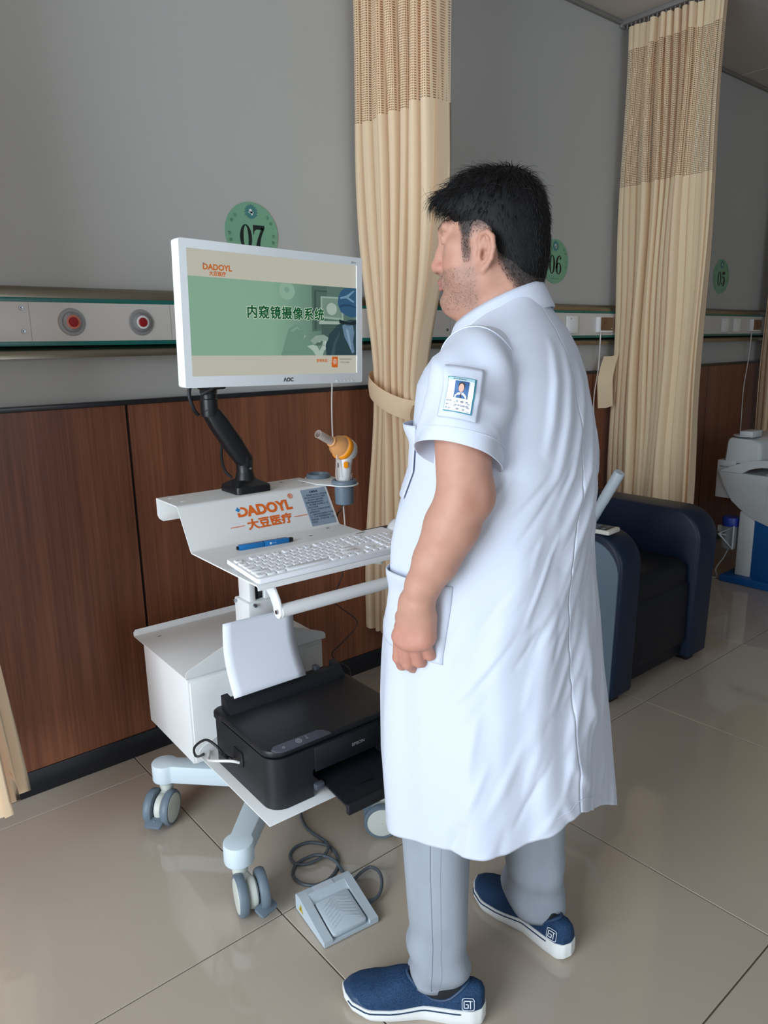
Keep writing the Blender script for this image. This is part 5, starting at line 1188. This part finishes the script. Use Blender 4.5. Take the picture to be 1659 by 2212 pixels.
# seams and hem stitching as fine raised lines
SEAM = mat('coat_seam', (206, 212, 226), .8)
def on_coat(name, path, r, parent=None):
    n = max(60, len(path)*8); tt = np.linspace(0, len(path)-1, n); aa = np.interp(tt, range(len(path)), [q[0] for q in path]); zz = np.interp(tt, range(len(path)), [q[1] for q in path])
    return MB().tube([tuple(p) for p in coat_pt(np.radians(aa), zz, .0008)], r*.75, 6).build(name, SEAM, parent or coat, angle=0)
on_coat('back_seam', [(112+.55*k, 1.27-k*.04) for k in range(20)], .0011)
on_coat('back_seam', [(221, 1.27-k*.05) for k in range(16)], .0011)
on_coat('centre_seam', [(180-1.5*k, 1.36-k*.04) for k in range(15)], .0009)
on_coat('hem_stitch', [(a, float(hem(np.radians(a)))+.028) for a in range(20, 176, 4)], .0006)
on_coat('yoke_seam', [(a, 1.325+.012*math.cos(math.radians(a-180)*2)) for a in range(128, 232, 6)], .0009)
# hip pocket, left, and chest pocket
def patch(name, a0, a1, z0, z1, off, parent, skew=0, n=24, top_out=0):
    A, Z = np.meshgrid(np.radians(np.linspace(a0, a1, n)), np.linspace(z1, z0, n)); A = A+skew*(Z-z0)
    t = (Z-z0)/(z1-z0); Vg = coat_pt(A, Z, 0); N_ = coat_pt(A, Z, .01)-Vg; N_ /= np.linalg.norm(N_, axis=-1, keepdims=True)
    Vg = Vg+N_*(off+top_out*sstep(.7, 1, t)[..., None]*np.sin(PI*np.linspace(0, 1, n))[None, :, None]); return grid_obj(name, Vg, COAT, parent, thick=.002)
patch('hip_pocket', 36, 92, .79, .93, .0018, coat, top_out=.012)
patch('chest_pocket', 12, 44, 1.06, 1.19, .005, coat, top_out=.014)
on_coat('pocket_stitch', [(92.4, .93-k*.014) for k in range(11)], .0008)
on_coat('placket_seam', [(6, 1.22-k*.04) for k in range(21)], .0009)
for k in range(5):
    p_, q_ = coat_pt(math.radians(0), 1.18-.15*k, .002), coat_pt(math.radians(0), 1.18-.15*k, .01)
    MB().lathe([(.0001, .0022), (.004, .0022), (.0065, .0028), (.007, .001), (.007, -.002)], tuple(p_), tuple(q_-p_), 16).build('button', SEAM, coat, recalc=True)
# collar
def collar_rows():
    ph = np.linspace(R_(34), R_(326), 80); rr = []
    back = (1-np.cos(ph))/2
    zt = 1.352+.078*back**.85
    for rad, dz in ((.062, -.04), (.0645, -.015), (.067, .0), (.0705, .0012), (.075, -.006), (.084, -.024), (.0925, -.041), (.0915, -.0435), (.086, -.038)):
        x_ = -.002+rad*np.cos(ph)-.006*back; y_ = rad*1.03*np.sin(ph)
        fl = 1-back; rr.append(np.stack([x_+.012*fl, y_, zt+dz*(1+.35*fl)], -1))
    return np.array(rr)
grid_obj('collar', collar_rows(), COAT, coat)
# sleeves
def sleeve(path, rad, side, name):
    P = spline([Vector(p) for p in path], 8); n = len(P); T = [(P[min(i+1, n-1)]-P[max(i-1, 0)]).normalized() for i in range(n)]
    rr = np.interp(np.linspace(0, 1, n), np.linspace(0, 1, len(rad)), rad); ang = np.linspace(0, 2*PI, 97)
    def pt(u, a, off=0):
        u = np.clip(u, 0, 1)*(n-1); i = int(min(u, n-2)); f_ = u-i; c = P[i].lerp(P[i+1], f_); t = T[i].lerp(T[i+1], f_).normalized(); r = rr[i]*(1-f_)+rr[i+1]*f_
        e1 = Vector((1, 0, 0)); e1 = (e1-t*e1.dot(t)).normalized(); e2 = t.cross(e1); uu = u/(n-1)
        w_ = .0028*math.sin(a*3+uu*9)*sstep(.1, .5, uu)+.0022*math.sin(a*5-uu*14+1)*sstep(.2, .6, uu)+.003*math.sin(uu*22+math.cos(a+.6)*3.2)*sstep(.75, .35, uu)*sstep(.05, .2, uu)
        w_ += .0035*math.exp(-((uu-.62-.12*math.cos(a+1.9))/.035)**2)*sstep(.6, -.3, math.cos(a+1.9))+.003*math.exp(-((uu-.45-.2*math.cos(a+2.4))/.03)**2)+.0028*math.exp(-((uu-.8+.15*math.cos(a+1.2))/.03)**2)*sstep(-.2, .6, math.sin(a-.6))
        r = r+w_+off; tilt = .02*uu**3
        return c+e1*math.cos(a)*r*1.0+e2*math.sin(a)*r*.98+t*(tilt*math.sin(a)*1.3+tilt*-.2*math.cos(a))
    rows = [[tuple(pt(u, a)) for a in ang] for u in np.linspace(0, 1, 60)]
    # turned hem
    rows += [[tuple(pt(1.0, a, -.002)) for a in ang], [tuple(pt(.85, a, -.004)) for a in ang], [tuple(pt(.6, a, -.005)) for a in ang]]
    o = grid_obj(name, np.array(rows), COAT, coat)
    MB().tube([pt(.85, a, .0005) for a in ang], .0008, 6).build('cuff_stitch', SEAM, o, angle=0)
    MB().tube([pt(.26, a, .0012) for a in ang], .0012, 6).build('armhole_seam', SEAM, o, angle=0)
    return o, pt
sl, SPT = sleeve([(-.008, .085, 1.305), (-.006, .135, 1.298), (-.002, .178, 1.275), (.0, .203, 1.235), (.005, .215, 1.19), (.008, .222, 1.148)], [.045, .062, .068, .068, .069, .0725], 1, 'sleeve')
sleeve([(-.006, -.085, 1.305), (.0, -.14, 1.296), (.015, -.2, 1.26), (.035, -.245, 1.2), (.05, -.272, 1.15)], [.045, .064, .07, .07, .072], -1, 'sleeve')
# badge pocket on the sleeve with a photo card
A0, A1, U0, U1 = -2.12, -1.28, .50, .79
def smap(x_, y_, off):     # x 0..1 around, y 0..1 up the patch
    return SPT(U1+(U0-U1)*y_, A1+(A0-A1)*x_, off)
def sm_patch(name, x0, x1, y0, y1, off, m, parent, n=10):
    Vg = np.array([[tuple(smap(x_, y_, off)) for x_ in np.linspace(x0, x1, n)] for y_ in np.linspace(y1, y0, n)]); return grid_obj(name, Vg, m, parent)
bp = sm_patch('badge_pocket', 0, 1, 0, 1, .004, COAT, sl, 16); md = bp.modifiers.new('thick', 'SOLIDIFY'); md.thickness = .003; md.offset = 0
CARD = mat('card_white', (236, 240, 242), .35); CTEAL = mat('card_teal', (46, 130, 150), .4); CINK = mat('card_ink', (40, 50, 80), .5)
sm_patch('card_border', .16, .84, .16, .78, .0066, CTEAL, bp); card = sm_patch('badge_card', .175, .80, .185, .755, .0072, CARD, bp)
sm_patch('card_header', .2, .8, .715, .765, .0077, mat('card_pale_teal', (170, 206, 214), .4), bp)
pf_ = lambda off: (lambda x_, y_: smap(x_, y_, off))
sm_patch('card_photo', .36, .68, .435, .70, .0078, mat('photo_blue', (60, 100, 150), .4), bp)
def poly_on(name, pts, off, m): return MB().add([smap(px, py, off) for px, py in pts], [list(range(len(pts)))]).build(name, m, bp, angle=0)
ex = lambda cx, cy, rx, ry, n=16: [(cx+rx*math.cos(2*PI*i/n), cy+ry*math.sin(2*PI*i/n)) for i in range(n)]
poly_on('photo_jacket', [(.38, .437), (.66, .437), (.65, .48), (.58, .52), (.46, .52), (.39, .48)], .0082, mat('photo_jacket', (206, 202, 196), .5))
poly_on('photo_tie', [(.51, .437), (.535, .437), (.53, .51), (.515, .51)], .0086, mat('photo_tie', (60, 44, 52), .5))
poly_on('photo_hair', ex(.522, .613, .072, .06), .0084, mat('photo_hair', (50, 34, 34), .5)); poly_on('photo_face', ex(.522, .586, .06, .062), .0088, mat('photo_face', (208, 164, 146), .5))
mb = MB(); tw = lambda s_, px, py, sz: mb.text(s_, sz, None, fn=lambda a, b: smap(px+a*1.0, py+b*.5, .0084))
tw('姓名:', .2, .365, .075); tw('部门:', .2, .295, .075); tw('职务:', .2, .225, .075); tw('王 春 杰', .42, .362, .085); tw('外科综合', .40, .292, .085); tw('医  生', .45, .222, .085); tw('市人民医院', .3, .72, .06)
for py in (.352, .282, .212): mb.add([smap(a, b, .0082) for a, b in ((.38, py), (.76, py), (.76, py+.006), (.38, py+.006))], [[0, 1, 2, 3]])
o = mb.build('card_lettering', CINK, bp, angle=0); o['kind'] = 'stuff'

# ---- jeans
DEN = mat('grey_denim', (150, 157, 166), .8, spec=.15, noise=(26, .09, (1, 1, .3)), bump=(600, .2, (1, 1, .25)))
STI = mat('denim_stitch', (118, 126, 138), .8)
def trouser(sec, ph, name='trouser_leg'):
    zs = [q[0] for q in sec]; n = 70; Vg = []
    for i in range(n):
        z_ = zs[0]+(zs[-1]-zs[0])*i/(n-1); cx, cy, r1, r2 = [np.interp(-z_, [-q for q in zs], [q[k] for q in sec]) for k in (1, 2, 3, 4)]
        a = np.linspace(0, 2*PI, 65); low = sstep(.24, .05, z_)
        d = 1.5*.0045*np.sin(z_*62+1.6*np.cos(a+ph)+ph)*low+.003*np.sin(z_*95+2.2*np.sin(a*1+ph))*low*.8+.002*np.sin(a*4+z_*8)
        zz = z_+(.018*np.cos(a-1.0)*sstep(.1, .0, z_))
        Vg.append(np.stack([cx+(r1+d)*np.cos(a), cy+(r2+d)*np.sin(a), zz], -1))
    Vg = np.array(Vg); L_ = np.array([[tuple(toL(p)) for p in r] for r in Vg]); return grid_obj(name, L_, DEN, man, thick=.0015), Vg
lg1, VG = trouser([(.62, .90, .925, .085, .09), (.45, .888, .92, .07, .074), (.34, .878, .912, .0635, .066), (.18, .876, .908, .057, .062), (.12, .874, .906, .059, .064), (.09, .872, .908, .0595, .063), (.068, .873, .910, .057, .061)], .4)
lg2, _ = trouser([(.62, 1.16, .92, .085, .09), (.45, 1.175, .917, .075, .078), (.30, 1.184, .913, .067, .07), (.18, 1.186, .911, .064, .068), (.10, 1.186, .91, .066, .069), (.075, 1.183, .905, .06, .064), (.062, 1.183, .903, .056, .06)], 2.2)
for da in (0, 3):
    j = 38+da; MB().tube([toL(Vector(VG[i, j])+ (Vector(VG[i, j])-Vector((.875, .909, VG[i, j, 2]))).normalized()*.001) for i in range(12, 69)], .0011 if da == 0 else .0008, 6).build('side_seam', STI, lg1, angle=0)
# ---- shoes and socks
NAVY = mat('navy_knit', (38, 68, 104), .75, spec=.2); nt = NAVY.node_tree; bn_ = nt.nodes['Principled BSDF']
vo = nt.nodes.new('ShaderNodeTexVoronoi'); vo.inputs['Scale'].default_value = 420; tc = nt.nodes.new('ShaderNodeTexCoord'); nt.links.new(tc.outputs['Object'], vo.inputs['Vector'])
bu = nt.nodes.new('ShaderNodeBump'); bu.inputs['Strength'].default_value = .55; bu.inputs['Distance'].default_value = .0015; nt.links.new(vo.outputs['Distance'], bu.inputs['Height']); nt.links.new(bu.outputs[0], bn_.inputs['Normal'])
cr2 = nt.nodes.new('ShaderNodeValToRGB'); cr2.color_ramp.elements[0].color = (*lin((20, 36, 60)), 1); cr2.color_ramp.elements[1].color = (*lin((40, 66, 98)), 1); cr2.color_ramp.elements[1].position = .6; nt.links.new(vo.outputs['Distance'], cr2.inputs[0]); nt.links.new(cr2.outputs[0], bn_.inputs['Base Color'])
NAVY2 = mat('navy_toe_film', (38, 62, 92), .5); SOLE = mat('sole_white', (226, 228, 226), .5); SOCK = mat('black_sock', (22, 24, 28), .8, bump=(700, .2)); LOGO = mat('shoe_print_white', (206, 214, 220), .5)
def shoe(heel, toe, flip):
    L = (Vector(toe)-Vector(heel)).length; ang = math.atan2(toe[1]-heel[1], toe[0]-heel[0])
    M = PINV @ Matrix.Translation((*heel, 0)) @ Matrix.Rotation(ang, 4, 'Z')
    def hw(t): return .0475*(np.interp(t, [0, .02, .08, .2, .42, .62, .78, .9, .97, 1], [0.02, .42, .62, .68, .72, .96, 1.0, .80, .42, .02]))
    def cy(t): return flip*.008*np.interp(t, [0, .4, .75, 1], [0, -.6, .6, .2])
    st = (1-np.cos(np.linspace(0, PI, 44)))/2
    ht = lambda t: np.interp(t, [0, .03, .09, .16, .24, .36, .46, .54, .60, .7, .85, .95, 1], [.070, .084, .086, .080, .068, .066, .074, .086, .082, .068, .054, .044, .033])
    def sect(t, hgt, k, zb):
        a = np.linspace(0, PI, 19); w_ = hw(t)*k; out = []
        for q in a: out.append((L*t, cy(t)+w_*math.copysign(abs(math.cos(q))**.75, math.cos(q)), zb+(hgt-zb)*math.sin(q)**.8))
        return out
    up = MB(); up.rings([[M @ Vector(p) for p in sect(t, ht(t), .97 if .01 < t < .99 else .6, .024)] for t in st], True, True, closed=False)
    o = up.build('shoe', NAVY, man, angle=60)
    # sole: waisted rubber with rocker toe and flared rim
    zb = lambda t: np.interp(t, [0, .06, .2, .75, .9, 1], [.01, .001, 0, 0, .006, .016]); zt = lambda t: np.interp(t, [0, .1, .4, .55, .8, 1], [.042, .04, .036, .03, .027, .032])
    mb = MB(); R = []
    for t in st:
        w_ = hw(t); z0, z1 = zb(t), zt(t); R.append([M @ Vector((L*(t-.5)*1.015+L*.5, cy(t)+s_*w_*k, z_)) for s_, k, z_ in ((1, .9, z0), (1, 1.02, z0+.005), (1, 1.05, z0*.5+z1*.5), (1, 1.02, z1), (1, .9, z1+.001), (-1, .9, z1+.001), (-1, 1.02, z1), (-1, 1.05, z0*.5+z1*.5), (-1, 1.02, z0+.005), (-1, .9, z0))])
    mb.rings(R).build('sole', SOLE, o, angle=50, recalc=True)
    mb = MB(); mb.tube([M @ Vector((L*(t-.5)*1.02+L*.5, cy(t)+flip*hw(t)*1.065, zt(t)*.82)) for t in np.linspace(.16, .93, 24)], .0013, 6).build('sole_line', NAVY2, o)
    tc_ = MB(); tc_.rings([[M @ Vector((p[0]+.0008, p[1]*1.0, p[2]+.0008)) for p in sect(t, ht(t)*np.interp(t, [.80, .86, 1], [.62, .9, 1.0])+.0007, .985, .024)] for t in np.linspace(.80, .995, 14)], False, True, closed=False); tc_.build('toe_film', NAVY2, o)
    hl = MB(); hl.rings([[M @ Vector((p[0]-.0008, p[1]*1.012, p[2])) for p in sect(t, ht(t)*np.interp(t, [0, .1, .2], [1.0, .96, .6])+.0007, .98, .024)] for t in np.linspace(.004, .17, 12)], True, False, closed=False); hl.build('heel_counter', NAVY, o)
    # opening: padded rim and the sock rising out of it
    def surf(t, y):
        q = math.acos(max(-1, min(1, abs((y-cy(t))/(hw(t)*.97)))**(1/.75))) if abs(y-cy(t)) < hw(t)*.97 else 0
        return .024+(ht(t)-.024)*math.sin(q)**.8
    base = [(.325+.215*math.cos(a), .0285*math.sin(a)) for a in np.linspace(0, 2*PI, 40, endpoint=False)]
    rim_ = [M @ Vector((L*t, y+cy(t), surf(t, y+cy(t))+.0015)) for t, y in base]
    MB().tube(rim_+[rim_[0]], .003, 8).build('collar', NAVY2, o)
    MB().rings([rim_]+[[M @ Vector((L*(.335+(t-.325)*k), y*k+cy(.25)*.5, z_)) for t, y in base] for k, z_ in ((.93, .076), (.74, .086), (.5, .10), (.4, .14))]).build('sock', SOCK, man)
    # emblem on the outer heel
    E = fr(M @ Vector((L*.105, cy(.1)+flip*hw(.1)*.985, .058)), M.to_3x3() @ Vector((-flip, -.16, 0)), M.to_3x3() @ Vector((-.05, -flip*.25, 1)))
    E = E @ Matrix.Translation((0, 0, .0016)); mb = MB(); sq = rrect(.025, .025, .005, 4); n = len(sq); mb.add([E @ Vector((*p, 0)) for p in sq]+[E @ Vector((p[0]*.9, p[1]*.9, 0)) for p in sq], [[k, (k+1) % n, n+(k+1) % n, n+k] for k in range(n)])
    for x0, x1, y0, y1 in ((-.009, .009, .0055, .0075), (-.009, -.007, -.008, .0075), (-.009, .001, -.008, -.006), (-.001, .001, -.008, .001), (-.005, .001, -.001, .001), (.0035, .0055, -.0085, .0055), (.0055, .009, .0055, .0075)): mb.flat([(x0, y0), (x1, y0), (x1, y1), (x0, y1)], E)
    mb.build('emblem', LOGO, o, angle=0)
shoe((.915, .814), (.734, 1.044), 1)
shoe((1.166, .79), (1.178, 1.075), 1)
